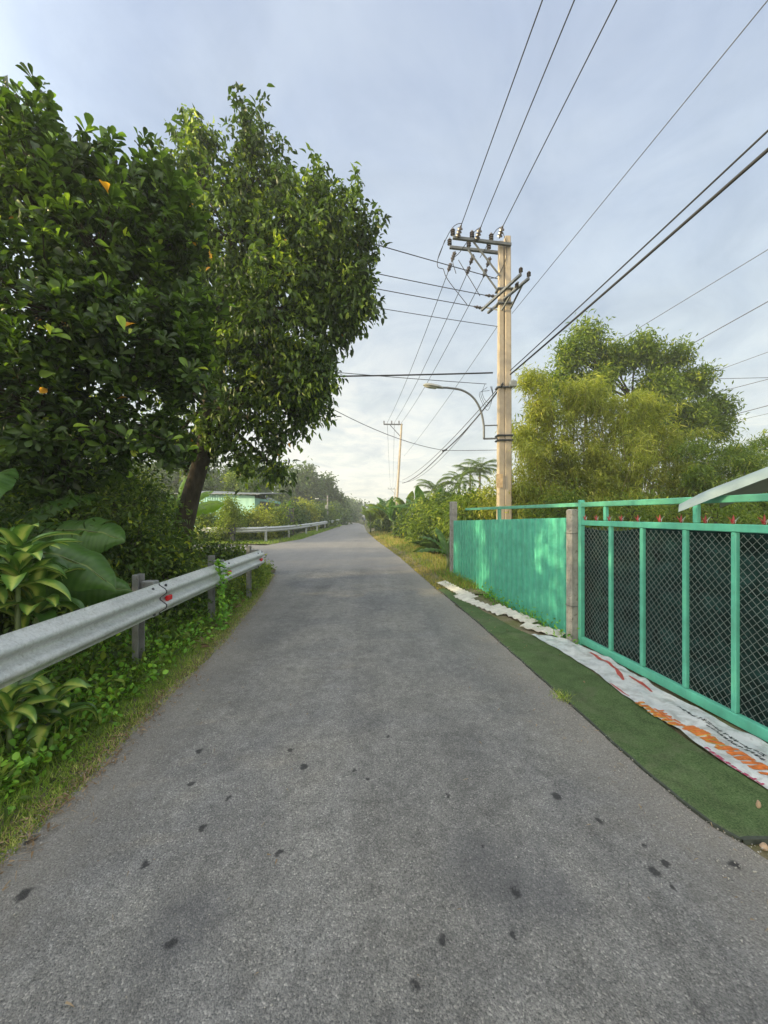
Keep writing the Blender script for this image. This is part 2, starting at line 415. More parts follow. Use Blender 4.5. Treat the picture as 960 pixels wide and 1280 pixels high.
STAINS = [(30,1118,.026),(250,940,.022),(380,961,.024),(239,981,.018),(253,1038,.019),(285,1000,.012),(180,1083,.017),(349,1069,.017),
          (214,1183,.021),(40,1050,.020),(695,996,.027),(749,1027,.018),(817,1090,.024),(831,1080,.016),(805,1058,.012),(840,1110,.013),
          (645,1120,.019),(553,1181,.016),(642,1173,.014),(519,1237,.015),(486,922,.015),(363,940,.018),(560,998,.012),(918,1081,.022),
          (460,977,.010),(443,965,.012),(604,1061,.009),(95,957,.02)]
def mat_asphalt():
    m, nt = nm('asphalt'); o = posco(nt)
    ed = N(nt, 'ShaderNodeAttribute', attribute_name='edged').outputs['Fac']
    far = N(nt, 'ShaderNodeAttribute', attribute_name='far').outputs['Fac']
    v = N(nt, 'ShaderNodeTexVoronoi', Scale=165); nt.links.new(o, v.inputs['Vector'])
    hsv = N(nt, 'ShaderNodeSeparateColor'); nt.links.new(v.outputs['Color'], hsv.inputs[0])
    fine = noise_(nt, o, 110, 7, .78); mid = noise_(nt, o, 12, 6, .7, .5); big = noise_(nt, o, .8, 4, .6, .6); mid2 = noise_(nt, o, 2.8, 6, .65, .8)
    mp = N(nt, 'ShaderNodeMapping'); mp.inputs['Scale'].default_value = (1.6, .12, 1); nt.links.new(o, mp.inputs[0]); lane = noise_(nt, mp.outputs[0], 1.2, 4, .6, .3)
    grain = ramp(nt, hsv.outputs[0], [(0, (.060, .061, .062)), (.45, (.145, .144, .141)), (.85, (.215, .212, .203)), (.965, (.36, .35, .33)), (1, (.52, .50, .46))])
    c = mix(nt, .6, grain, ramp(nt, fine, [(.33, (.018, .018, .019)), (.46, (.125, .125, .123)), (.58, (.215, .212, .203)), (.72, (.36, .35, .33))]))
    c = mix(nt, 1.0, c, ramp(nt, mid, [(.3, .74), (.5, 1.0), (.7, 1.22)]), 'MULTIPLY')
    c = mix(nt, 1.0, c, ramp(nt, mid2, [(.3, .84), (.7, 1.14)]), 'MULTIPLY')
    c = mix(nt, 1.0, c, ramp(nt, lane, [(.32, .86), (.68, 1.16)]), 'MULTIPLY')
    c = mix(nt, 1.0, c, ramp(nt, big, [(.3, (1.0, 1.01, 1.03)), (.7, (1.46, 1.43, 1.33))]), 'MULTIPLY')
    # dark bluish patches in the near lane
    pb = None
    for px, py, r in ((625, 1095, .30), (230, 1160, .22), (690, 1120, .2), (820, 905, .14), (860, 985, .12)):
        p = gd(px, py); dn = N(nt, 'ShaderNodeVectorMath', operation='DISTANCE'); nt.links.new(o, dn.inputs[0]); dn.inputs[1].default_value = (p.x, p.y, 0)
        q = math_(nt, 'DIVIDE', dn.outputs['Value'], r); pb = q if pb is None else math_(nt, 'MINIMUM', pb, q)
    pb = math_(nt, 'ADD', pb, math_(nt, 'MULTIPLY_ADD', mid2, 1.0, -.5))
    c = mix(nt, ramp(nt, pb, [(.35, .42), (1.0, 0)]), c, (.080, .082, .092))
    # dust towards the ragged edge
    e2 = math_(nt, 'ADD', ed, math_(nt, 'MULTIPLY_ADD', mid, .5, -.25))
    e2 = math_(nt, 'ADD', e2, math_(nt, 'MULTIPLY_ADD', fine, .24, -.12))
    c = mix(nt, ramp(nt, e2, [(0, .75), (.12, .5), (.6, 0)]), c, mix(nt, 1.0, (.29, .27, .235), ramp(nt, fine, [(.32, .5), (.5, 1.0), (.68, 1.45)]), 'MULTIPLY'))
    # older, lighter surface beyond the junction
    c = mix(nt, math_(nt, 'MULTIPLY', far, .55), c, (.25, .24, .225))
    # drip stains
    d = mnode = None
    nc = noise_(nt, o, 26, 3, .6, 0, True)
    sub = N(nt, 'ShaderNodeVectorMath', operation='SUBTRACT'); nt.links.new(nc, sub.inputs[0]); sub.inputs[1].default_value = (.5, .5, .5)
    sc = N(nt, 'ShaderNodeVectorMath', operation='SCALE'); nt.links.new(sub.outputs[0], sc.inputs[0]); sc.inputs['Scale'].default_value = .055
    ad = N(nt, 'ShaderNodeVectorMath', operation='ADD'); nt.links.new(o, ad.inputs[0]); nt.links.new(sc.outputs[0], ad.inputs[1])
    fl = N(nt, 'ShaderNodeVectorMath', operation='MULTIPLY'); nt.links.new(ad.outputs[0], fl.inputs[0]); fl.inputs[1].default_value = (1, 1, 0)
    best = None
    st2 = N(nt, 'ShaderNodeVectorMath', operation='MULTIPLY'); nt.links.new(fl.outputs[0], st2.inputs[0]); st2.inputs[1].default_value = (1, .8, 0)
    for px, py, r in STAINS:
        p = gd(px, py)
        dn = N(nt, 'ShaderNodeVectorMath', operation='DISTANCE'); nt.links.new(st2.outputs[0], dn.inputs[0]); dn.inputs[1].default_value = (p.x, p.y * .8, 0)
        q = math_(nt, 'DIVIDE', dn.outputs['Value'], r * 1.3)
        best = q if best is None else math_(nt, 'MINIMUM', best, q)
    c = mix(nt, ramp(nt, best, [(.5, .85), (.95, 0)]), c, (.026, .026, .028))
    h = math_(nt, 'ADD', math_(nt, 'MULTIPLY', v.outputs['Distance'], -.8), fine)
    out(nt, princ(nt, c, .82, 0, bump(nt, h, .75, .008), .3)); return m
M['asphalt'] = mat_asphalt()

def mat_carpet():
    m, nt = nm('artificial_turf'); o = posco(nt)
    n = noise_(nt, o, 95, 6, .85); b = noise_(nt, o, 5, 6, .68, .5); s = noise_(nt, o, 38, 6, .8, .3)
    c = ramp(nt, n, [(.36, (.026, .058, .019)), (.5, (.078, .122, .048)), (.66, (.145, .20, .09))])
    c = mix(nt, 1.0, c, ramp(nt, b, [(.3, .72), (.7, 1.25)]), 'MULTIPLY')
    c = mix(nt, ramp(nt, s, [(.60, 0), (.70, .6)]), c, (.24, .23, .15)); c = mix(nt, ramp(nt, noise_(nt, o, 2.2, 6, .7, .8), [(.5, 0), (.72, .5)]), c, (.15, .145, .10))
    out(nt, princ(nt, c, .95, 0, bump(nt, n, .8, .006), .1)); return m
M['turf'] = mat_carpet()
def mat_banner():
    m, nt = nm('banner_vinyl'); o = posco(nt)
    n = noise_(nt, o, 9, 6, .7, .6); b = noise_(nt, o, 2.5, 4, .6)
    c = ramp(nt, b, [(.3, (.50, .54, .56)), (.7, (.66, .68, .67))])
    c = mix(nt, ramp(nt, n, [(.46, 0), (.66, .75)]), c, (.30, .31, .29)); c = mix(nt, ramp(nt, noise_(nt, o, 40, 6, .8), [(.58, 0), (.7, .6)]), c, (.22, .21, .18))
    out(nt, princ(nt, c, .5, 0, bump(nt, n, .25, .006), .4)); return m
M['vinyl'] = mat_banner()
for k, c in (('ink_red', (.42, .075, .06)), ('ink_orange', (.58, .16, .035)), ('ink_yellow', (.62, .40, .06)), ('ink_black', (.035, .04, .045)), ('ink_pink', (.42, .06, .13))):
    M[k] = mat_plain(k, c, .5, 0, .3, 30, 0, ((.5, .48, .45), .6))

# ================================================================== SETTING: ground, road, verges
LP = np.array([(-4,-1.72),(1.82,-1.80),(2.25,-1.81),(2.72,-1.87),(3.54,-1.93),(4.89,-2.05),(7.18,-2.39),(8.5,-2.62),(11.1,-3.13),(19.7,-6.15),(24.8,-5.3),(38.4,-5.6),(55,-6.0),(70,-8.2),(110,-20)])
RP = np.array([(-4,1.88),(1.78,1.80),(2.15,1.70),(2.93,1.61),(4.04,1.53),(5.6,1.40),(7.76,1.16),(10.67,.89),(14.2,.59),(24,-.5),(36.6,-1.68),(55,-2.85),(70,-4.6),(110,-16)])
def LX(y): return float(np.interp(y, LP[:, 0], LP[:, 1]))
def RX(y): return float(np.interp(y, RP[:, 0], RP[:, 1]))
def nz(x, y, s=1.0, o=0.0): return mnoise.noise(Vector((x * s, y * s, o)))

g = MB(); S = 700
g.grid([[(-S, -S, -.05), (S, -S, -.05)], [(-S, S, -.05), (S, S, -.05)]])
tag(g.build('ground', M['soil']), kind='structure')

ys = list(np.arange(-4, 12, .06)) + list(np.arange(12, 30, .2)) + list(np.arange(30, 111, 1.0))
V = []; ED = []; FAR = []
us = np.concatenate([[0, .03, .07, .12, .2], np.linspace(.3, .7, 5), [.8, .88, .93, .97, 1]])
for y in ys:
    l = LX(y) + .09 * nz(y, 3, 1.3) + .055 * nz(y, 8, 4) + .035 * nz(y, 1, 12) + .015 * nz(y, 6, 31)
    r = RX(y) + .05 * nz(y, 13, 1.3) + .03 * nz(y, 18, 5) + .03 * nz(y, 11, 12) + .012 * nz(y, 16, 31)
    for u in us:
        x = l + (r - l) * u
        dl = (x - l) if not (10.2 < y < 19.5) else 3
        V.append((x, y, .012 * math.sin(PI * u) + .004 * nz(x, y, .8)))
        ED.append(min(dl, r - x)); FAR.append(min(1, max(0, (y - 10.8 + .5 * nz(x, y, .9, 4)) / .7)))
k = len(us)
Q = [(i*k+j, i*k+j+1, (i+1)*k+j+1, (i+1)*k+j) for i in range(len(ys)-1) for j in range(k-1)]
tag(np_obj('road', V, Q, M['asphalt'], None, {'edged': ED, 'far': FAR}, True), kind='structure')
# side road
near = [(-2.4, 10.2), (-2.95, 10.75), (-3.5, 11.9), (-4.4, 13.1), (-6.5, 14.3), (-10, 15.6), (-32, 21)]
farp = [(-2.4, 19), (-4.5, 20.0), (-6.15, 19.85), (-7.5, 20.3), (-9.5, 21.0), (-13, 22.2), (-33, 28)]
V = []; ED = []
def rs(poly, n):
    p = np.array(poly); d = np.concatenate([[0], np.cumsum(np.linalg.norm(np.diff(p, axis=0), axis=1))]); t = np.linspace(0, d[-1], n)
    return np.stack([np.interp(t, d, p[:, i]) for i in range(p.shape[1])], 1)
A_, B_ = rs(near, 70), rs(farp, 70)
us2 = [0, .04, .1, .3, .5, .7, .9, .96, 1]
for a, b in zip(A_, B_):
    for u in us2:
        p = a + (b - a) * u; w = np.linalg.norm(b - a)
        V.append((p[0] + .03 * nz(p[0], p[1], 4), p[1] + .06 * nz(p[0], p[1], 3), -.006)); ED.append(min(u, 1 - u) * w)
k = len(us2)
Q = [(i*k+j, i*k+j+1, (i+1)*k+j+1, (i+1)*k+j) for i in range(69) for j in range(k-1)]
tag(np_obj('side_road', V, Q, M['asphalt'], None, {'edged': ED, 'far': [1] * len(V)}, True), kind='structure')

def verge(name, ya, yb, inner, outer, mat, step=.12, m=26, hump=.05, clip=None):
    rows = []
    for y in np.arange(ya, yb + 1e-6, step):
        a, b = inner(y), outer(y); r = []
        for j in range(m):
            t = (j / (m - 1)) ** 1.6; x = a + (b - a) * t; d = abs(x - a)
            z = -.014 + min(d, .5) * .09 * (hump / .05) + .02 * nz(x, y, 2.1) * min(1, d * 2) + .008 * nz(x, y, 9) * min(1, d * 3)
            if name == 'verge' and y > 9.3: k_ = min(1, (y - 9.3) / 1.0); z = z * (1 - k_) - .03 * k_
            r.append((x, y, z))
        rows.append(r)
    b = MB(); b.grid(rows)
    return tag(b.build(name, mat, None, True), kind='structure')
def tipx(y): return LX(y) + .12
verge('verge', -3.5, 10.5, tipx, lambda y: -9.0 if y < 9.5 else -9 + (y - 9.5) * 4.5, M['vergesoil'])
verge('dry_verge', 7.6, 60, lambda y: RX(y) - .1, lambda y: RX(y) + 3.2, M['drysoil'], .2)
verge('far_verge', 20.3, 75, lambda y: LX(y) + .1, lambda y: LX(y) - 3.0 - max(0, 24 - y) * 2.2, M['vergesoil'], .25)
verge('gate_forecourt', -3.5, 8.0, lambda y: RX(y) - .12, lambda y: 5.0, M['drysoil'], .12, 30, .02)

# ================================================================== FENCE LINE on the gate side
FD = Vector((-.12, 1, 0)).normalized(); FN = Vector((FD.y, -FD.x, 0))   # FN points away from the road
def FL(Y, off=0.0, z=0.0):
    p = Vector((2.39 - .12 * (Y - 4.92), Y, z)) + FN * off
    return p
FROT = Matrix(((FN.x, FD.x, 0), (FN.y, FD.y, 0), (0, 0, 1)))   # local x = away from road, y = along
def bar(mb, Ya, Yb, z0, z1, w, off=0.0):
    a, b = FL(Ya, off), FL(Yb, off)
    mb.cbox((a + b) / 2 + Vector((0, 0, (z0 + z1) / 2)), (w, (b - a).length, z1 - z0), FROT, .005)
def upright(mb, Y, z0, z1, w, d=None, off=0.0):
    mb.cbox(FL(Y, off, (z0 + z1) / 2), (d or w, w, z1 - z0), FROT, .005)

# corrugated sheet fence
cf = thing('corrugated_fence', 'green painted corrugated metal fence panel with sun-dappled ribs', 'fence', None, FL(7.2))
inv = cf.location.copy()
def put(o, par):           # keep world coordinates while parented to an empty at par.location
    o.parent = par; o.matrix_parent_inverse = Matrix.Translation(-par.location); return o
def sheet(Ya, Yb, zoff):
    n = int(abs(Yb - Ya) / .172); rows = []
    pr = []
    for i in range(n):
        y0 = Ya + (Yb - Ya) * i / n; p = (Yb - Ya) / n
        pr += [(y0, 0), (y0 + p*.56, .0), (y0 + p*.64, -.036), (y0 + p*.86, -.036), (y0 + p*.94, 0)]
    pr.append((Yb, 0))
    m = MB()
    zt = lambda y: 1.558 + (1.44 - 1.558) * (y - 4.92) / (9.85 - 4.92)
    zs = [0, .25, .5, .75, 1]
    for s_, o_ in ((0, 0), (1, .003)):
        rows = []
        for t in zs:
            rows.append([FL(y, d + o_ + zoff + .012 * nz(y, t * 2, .9), -.01 + (zt(y) + .01 + .004 * nz(y, 3, 7)) * t) for y, d in pr])
        m.grid(rows)
    return m
put(sheet(4.86, 7.42, 0).build('metal_sheet', M['greensheet']), cf)
put(sheet(7.36, 9.84, .008).build('metal_sheet', M['greensheet']), cf)
m = MB(); bar(m, 4.72, 9.0, 1.695, 1.745, .05, .03); put(m.build('top_rail', M['greenrail']), cf)
m = MB(); upright(m, 7.17, .0, 1.75, .075, .05, .035); put(m.build('post', M['greenrail']), cf)
m = MB(); bar(m, 4.9, 9.8, 1.15, 1.19, .035, .032); bar(m, 4.9, 9.8, .3, .34, .035, .032); put(m.build('back_rail', M['greenrail']), cf)

def conc_post(Y, w, top, off, label):
    t = thing('concrete_post', label, 'post', 'concrete fence posts', FL(Y, off))
    m = MB(); m.cbox(FL(Y, off, top / 2 - .05), (w, w, top + .1), FROT, .014); put(m.build('shaft', M['concrete']), t)
    for z in (top * .28, top * .82):
        r = MB(); q = w / 2 + .004
        r.tube([FL(Y, off, z) + FN * a * q + FD * b * q for a, b in ((-1,-1),(1,-1),(1,1),(-1,1),(-1,-1))], .0035, 5)
        put(r.build('wire_tie', M['steelgrey']), t)
conc_post(4.80, .115, 1.665, -.05, 'grey concrete post tied with wire between the metal sheet and the mesh gate')
conc_post(9.98, .16, 1.93, .02, 'bare concrete post at the far end of the green sheet fence, by the banana leaves')

# mesh gate
mg = thing('mesh_gate', 'green steel framed gate filled with chain link mesh', 'gate', None, FL(3.4))
YA, YB = 1.55, 4.69
m = MB(); upright(m, 4.70, -.02, 1.775, .055, .055); put(m.build('post', M['greenpaint']), mg)
m = MB(); bar(m, YA, 4.67, 1.69, 1.745, .05); put(m.build('top_rail', M['greenrail']), mg)
m = MB(); bar(m, YA, 4.67, 1.468, 1.527, .045); put(m.build('middle_rail', M['greenpaint']), mg)
m = MB(); bar(m, YA, 4.67, .028, .115, .045); put(m.build('bottom_rail', M['greenpaint']), mg)
for y in (4.19, 3.755, 3.29, 2.88, 2.46, 2.05):
    m = MB(); upright(m, y, .117, 1.466, .040, .038); put(m.build('stile', M['greenpaint']), mg)
for y in (4.27, 3.19, 2.1):
    m = MB(); upright(m, y, 1.529, 1.688, .042, .04); put(m.build('stub_post', M['greenpaint']), mg)
# chain link (links run on the back of the frame)
m = MB(); z0, z1 = .10, 1.475; pt = .060; off = .022
L_ = YB - YA; Hh = z1 - z0
for s_ in (1, -1):
    for k in range(-int(Hh / pt) - 1, int(L_ / pt) + int(Hh / pt) + 2):
        c = k * pt; pts = []
        # y = c + s*(z-z0)
        n_ = int(Hh / (pt / 2))
        for i in range(n_ * 2 + 1):
            zz = i * pt / 4; yy = c + s_ * zz * .92
            if yy < 0 or yy > L_ or zz > Hh: continue
            wv = .0035 * math.sin(zz / pt * 2 * PI * 2)
            pts.append(FL(YA + yy + wv, off + .0022 * s_ + .010 * nz(yy, zz, 1.8), z0 + zz + .008 * nz(yy, zz, 2.2, 4)))
        if len(pts) > 1: m.tube(pts, .0024, 4, False)
put(m.build('chain_link', M['linkwire'], None, True), mg)
# red spear-head finials on the middle rail
def finial(Y):
    m = MB(); b = FL(Y, -.004, 1.525)
    m.lathe([(.004, 0), (.009, .006), (.012, .024), (.008, .045), (.001, .074)], b, (0, 0, 1), 8)
    w = MB()
    for s_ in (-1, 1):
        rows = []
        for t in (0, .3, .6, 1):
            c = b + FD * s_ * (.005 + .042 * t ** 1.2) + Vector((0, 0, .010 + .050 * t ** .75))
            ww = .010 * (1 - t) + .001
            rows.append([c + FN * ww + Vector((0, 0, -ww * .4)), c + Vector((0, 0, ww * .5)), c - FN * ww + Vector((0, 0, -ww * .4))])
        (m if s_ > 0 else w).grid(rows)
    f = m.build('finial', M['red']); put(f, mg)
    wl = w.build('petal', M['white']); wl.parent = f
for y in (4.62, 4.42, 4.21, 4.03, 3.81, 3.55, 3.33, 3.11, 2.89, 2.68, 2.47, 2.26): finial(y)

# dark shade net hung behind the mesh
rows = []
for i in range(48):
    z = .02 + 1.44 * i / 47
    rows.append([FL(YA + (YB + .42 - YA) * j / 60, .16 + .02 * nz(j * .12, z * 9, 1, 2) + .012 * math.sin(z * 30 + 1.4 * nz(j * .05, z, 1)) + .03 * nz(j * .08, z * 2, 1, 7), z - .05 * math.sin(j / 60 * PI * 3) * (i / 47) + .01 * nz(j * .3, z, 1)) for j in range(61)])
b = MB(); b.grid(rows)
tag(b.build('shade_net', M['net'], None, True), 'dark green shade net hanging in folds behind the mesh gate', 'netting')

# awning over the gate corner
aw = thing('awning', 'pale plastic awning edge sloping up over the mesh gate', 'awning', None, at(900, 620, 2.95))
A0 = at(848, 640, 3.08); A1 = at(1060, 560, 2.5)
prof = [(0, 0), (.012, .028), (.03, .055), (.055, .075), (.09, .085), (.088, .079), (.056, .068), (.034, .05), (.018, .026), (.006, -.002)]
dirA = (A1 - A0).normalized(); nrm = Vector((dirA.y, -dirA.x, 0)).normalized() * -1
if nrm.x < 0: nrm = -nrm
rows = []
for t in np.linspace(0, 1, 14):
    c = A0.lerp(A1, t) + Vector((0, 0, .005 * math.sin(PI * min(1, t * 1.3)) + .004 * nz(t * 6, 2)))
    rows.append([c + nrm * x + Vector((0, 0, z * (.75 + .25 * min(1, t * 6)))) for x, z in prof])
m = MB(); m.grid(rows, True); m.f += [tuple(range(len(prof)))]; put(m.build('edge_trim', M['awning'], None, True, 50), aw)
rows = []
for t in np.linspace(0.28, 1, 12):
    c = A0.lerp(A1, t) + Vector((0, 0, .005 * math.sin(PI * min(1, t * 1.3))))
    rows.append([c + nrm * (.06 + s_ * 1.3) + Vector((0, 0, .055 - .12 * s_ + .012 * math.sin(s_ * 60))) for s_ in np.linspace(0, 1, 24)])
m = MB(); m.grid(rows); m.grid([[p - Vector((0, 0, .006)) for p in r] for r in rows]); put(m.build('roof_sheet', M['awning'], None, True), aw)
m = MB(); pc = A0.lerp(A1, .97) + nrm * .5; m.cbox((pc.x, pc.y, pc.z / 2 - .03), (.06, .06, pc.z), None, .006); put(m.build('post', M['timber']), aw)

# ================================================================== carpet, banner, cement sheets
ro = rs([tuple(gd(px, py)[:2]) for px, py in ((548,737),(575,760),(600,781),(660,834),(740,906),(800,960),(850,1001),(890,1032),(915,1046),(928,1053))], 110)
ri = rs([tuple(gd(px, py)[:2]) for px, py in ((556,735),(600,763),(640,785),(690,808),(735,838),(790,876),(850,922),(900,957),(960,993),(1020,1027),(1068,1054))], 110)
def carpet_z(x, y): return .021 + .011 * nz(x, y, 2.3, 5) + .006 * nz(x, y, 7, 2)
rows = []; edge = []
for i, (a, b) in enumerate(zip(ro, ri)):
    a = a + np.array([.012 * nz(i * .3, 1), .012 * nz(i * .35, 7)])
    r = []
    for t in np.linspace(0, 1, 16):
        p = a + (b - a) * t; r.append(Vector((p[0], p[1], carpet_z(p[0], p[1]) - (.006 if t == 0 else 0))))
    rows.append(r)
ct = thing('turf_carpet', 'long green artificial turf carpet strip lying along the road edge', 'carpet', None, rows[40][8])
m = MB(); m.grid(rows); put(m.build('turf_mat', M['turf'], None, True), ct)
m = MB()
m.grid([[r[0] + Vector((-.004, -.002, -.022)), r[0] + Vector((-.006, -.003, .001)), r[0] + Vector((.004, .002, .003)), r[0] + Vector((.004, .002, -.02))] for r in rows], True)
e_ = rows[-1]; m.grid([[p + Vector((0, .01, .003)) for p in e_], [p + Vector((0, -.008, .002)) for p in e_], [p + Vector((0, -.010, -.022)) for p in e_]])
put(m.build('edge_binding', mat_plain('mat_backing', (.045, .055, .042), .9, 0, .4, 25)), ct)

bo = rs([tuple(gd(px, py)[:2]) for px, py in ((664,797),(700,816),(725,833),(742,842),(760,858),(778,872),(790,879),(815,899),(850,916),(870,936),(910,964),(960,994),(1010,1022),(1050,1043))], 90)
bi = rs([tuple(gd(px, py)[:2]) for px, py in ((684,797),(712,805),(740,817),(765,831),(800,850),(835,872),(870,890),(915,915),(960,936),(1020,966),(1100,1008),(1160,1040))], 90)
def banner(s_, t):
    f = s_ * 89; i = min(int(f), 88); u = f - i
    p = (bo[i] * (1 - u) + bo[i + 1] * u) * (1 - t) + (bi[i] * (1 - u) + bi[i + 1] * u) * t
    x, y = p
    fold = .012 * max(0, math.sin(s_ * 34 + t * 5 + 2 * nz(x, y, 1.1))) ** 3 + .015 * max(0, nz(x, y, 3.1, 9)) + .010 * nz(x, y, 9, 3)
    return Vector((x, y, carpet_z(x, y) + .012 + fold * (0.5 + t)))
bn = thing('banner', 'crumpled white vinyl banner with red and orange lettering lying by the gate', 'banner', None, banner(.5, .5))
m = MB(); m.grid([[banner(s_, t) for t in np.linspace(0, 1, 26)] for s_ in np.linspace(0, 1, 190)])
put(m.build('vinyl_sheet', M['vinyl'], None, True), bn)
def s_of(px, py):        # nearest banner parameter to a ground point seen in the photograph
    g_ = gd(px, py, .03); best = None
    for s_ in np.linspace(0, 1, 91):
        for t in np.linspace(.02, .98, 25):
            d = (banner(s_, t) - g_).length
            if best is None or d < best[0]: best = (d, s_, t)
    return best[1], best[2]
def stroke(mb, a, b, w, n=8, taper=.25, lift=.0035):
    a = np.array(a); b = np.array(b)
    ll = []; 
    for i in range(n + 1):
        t = i / n; c = a + (b - a) * t
        c0 = banner(float(np.clip(c[0], 0, 1)), float(np.clip(c[1], 0, 1)))
        e = np.clip(c + (b - a) * .02, 0, 1); c1 = banner(float(e[0]), float(e[1]))
        d = c1 - c0; sd = Vector((-d.y, d.x, 0)); sd = sd.normalized() if sd.length > 1e-9 else Vector((1, 0, 0))
        ww = w * (1 - taper * abs(2 * t - 1)) / 2
        ll.append([c0 + sd * ww + Vector((0, 0, lift)), c0 + Vector((0, 0, lift + .0006)), c0 - sd * ww + Vector((0, 0, lift))])
    mb.grid(ll)
for st_ in (((737, 816), (772, 838), .05, 10, .5), ((768, 836), (779, 850), .05, 6, .6), ((786, 845), (815, 864), .045, 10, .6), ((758, 855), (785, 870), .022, 8, .6)):
    red = MB(); stroke(red, s_of(*st_[0]), s_of(*st_[1]), *st_[2:]); put(red.build('red_brush_mark', M['ink_red']), bn)
def word(pa, pb, n, hgt, mats, slant=.5):
    a = np.array(s_of(*pa)); b = np.array(s_of(*pb)); rr = random.Random(int(pa[0] * 7 + pa[1]))
    mbs = {k: MB() for k in mats}
    dt = hgt / 2
    for i in range(n):
        c = a + (b - a) * ((i + .5) / n); st = (b - a)[0] / n
        for k_, (kk, w, lf) in enumerate(mats.values() if False else [(k,) + mats[k] for k in mats]):
            rr2 = random.Random(i * 13 + int(pa[0]))
            for q in range(rr2.choice((2, 3, 3))):
                u = rr2.uniform(-.38, .38) * st; tilt = rr2.uniform(-.25, .35) * st
                if rr2.random() < .62:
                    stroke(mbs[kk], (c[0] + u - tilt, c[1] - dt), (c[0] + u + tilt, c[1] + dt), w, 5, .15, lf)
                else:
                    v = rr2.uniform(-.8, .8) * dt
                    stroke(mbs[kk], (c[0] - st * .4, c[1] + v), (c[0] + st * .4, c[1] + v), w, 4, .15, lf)
    for k in mats: put(mbs[k].build('lettering', M[k]), bn)
word((791, 878), (838, 909), 7, .26, {'ink_yellow': (.034, .0035), 'ink_orange': (.02, .0055)})
word((822, 886), (862, 916), 6, .14, {'ink_orange': (.018, .0035)})
word((862, 910), (908, 938), 6, .24, {'ink_yellow': (.034, .0035), 'ink_orange': (.022, .0055)})
word((908, 936), (975, 976), 7, .22, {'ink_orange': (.026, .0035)})
word((845, 883), (955, 946), 16, .06, {'ink_black': (.008, .0035)})
word((880, 906), (955, 950), 12, .05, {'ink_black': (.007, .0035)})
word((876, 936), (955, 982), 10, .06, {'ink_pink': (.011, .0035)})

# broken white cement sheets lying along the foot of the fence
def csheet(pa, pb, w, label, tilt, z):
    a, b = gd(*pa), gd(*pb); d = (b - a).normalized(); nn = Vector((d.y, -d.x, 0))
    if nn.x < 0: nn = -nn
    L = (b - a).length; n = max(14, int(L / .03)); rr = random.Random(int(pa[0]))
    m = MB(); top = []; bot = []
    ja = [.018 * nz(i * .35, pa[0], 1) + .006 * rr.uniform(-1, 1) for i in range(n + 1)]
    for i in range(n + 1):
        t = i / n; c = a.lerp(b, t)
        r = []
        for j in range(9):
            u = j / 8
            r.append(c + nn * (u * w + (ja[i] * (1 - u))) + Vector((0, 0, z + .011 * math.sin(t * L / .075 * PI) + tilt * .6 * u * w + .004 * nz(c.x * 3, u * 3) + .012 * nz(c.y * 1.5, 3))))
        top.append(r); bot.append([p - Vector((0, 0, .009)) for p in r])
    m.grid(top); m.grid(bot)
    for A, B in ((top, bot),):
        m.grid([[p for p in [r[0] for r in A]], [r[0] for r in B]]); m.grid([[r[-1] for r in A], [r[-1] for r in B]])
        m.grid([A[0], B[0]]); m.grid([A[-1], B[-1]])
    tag(m.build('cement_sheet', M['cement'], None, True, 40), label, 'roof sheet', 'broken cement sheets by the fence')
csheet((546, 731), (585, 752), .20, 'broken white cement sheet at the far end of the row, beside the dry grass', .32, .05)
csheet((566, 747), (622, 771), .16, 'longest white cement sheet piece, lying under the ribbed green fence', .35, .035)
csheet((612, 762), (660, 784), .17, 'white cement sheet lapped over its neighbour halfway along the green fence', .4, .045)
csheet((650, 786), (700, 800), .15, 'white cement sheet nearest to the concrete gate post', .4, .04)

# brick chip and pebbles on the carpet
def chunk(name, label, cat, c, r, mat, sq=(1, .8, .9)):
    m = MB(); rr = random.Random(int(c.x * 1000)); ph = rr.uniform(0, 9)
    rows = []
    for i in range(7):
        th = PI * i / 6; rows.append([c + Vector((math.sin(th) * math.cos(p) * sq[0], math.sin(th) * math.sin(p) * sq[1], (math.cos(th) + .85) * sq[2])) * r * (1 + .25 * nz(math.cos(p) + ph, i * .7, 1.3)) for p in np.linspace(0, 2*PI, 10)[:-1]])
    m.grid(rows, True)
    return tag(m.build(name, mat, None, True, 35), label, cat)
p = gd(948, 1014); p.z = carpet_z(p.x, p.y); chunk('brick_chip', 'small tan chip of brick sitting on the green carpet', 'brick chip', p, .020, M['stone'], (.6, .5, 1.1))
p = gd(955, 1062); p.z = .0; chunk('stone', 'pale stone at the end of the carpet edge', 'stone', p, .018, M['stone'])

# ================================================================== roadside rail (near)
WP = [(.0, .0), (.004, .018), (.03, .035), (.066, .058), (.078, .078), (.074, .098), (.045, .12), (.016, .14), (.010, .155), (.016, .17), (.045, .19), (.074, .212), (.078, .232), (.066, .252), (.03, .275), (.004, .292), (.0, .31)]
def rail_path(pts, n): return [Vector(p) for p in rs(pts, n)]
def beam(path, side, zoff=.0, lift=0.0):
    """W-profile swept along path (points at the beam's lower edge); side = unit vector towards the road"""
    m = MB(); rows = []
    for i, p in enumerate(path):
        t = (path[min(i + 1, len(path) - 1)] - path[max(i - 1, 0)]); t.z = 0; t.normalize()
        n = Vector((t.y, -t.x, 0)); n = n if n.dot(side) > 0 else -n
        rows.append([p + n * (d + lift) + Vector((0, 0, z)) for d, z in WP] + [p + n * (d - .0045 + lift) + Vector((0, 0, z)) for d, z in reversed(WP)])
    m.grid(rows, True); k = len(rows[0]) // 2
    for r in (0, len(rows) - 1):
        b = r * 2 * k
        for j in range(k - 1): m.f.append((b + j, b + j + 1, b + 2*k - 2 - j, b + 2*k - 1 - j))
    return m
gr = thing('guardrail', 'galvanised steel guardrail along the grassy verge with red reflectors', 'guardrail', None, (-2.3, 4, 0))
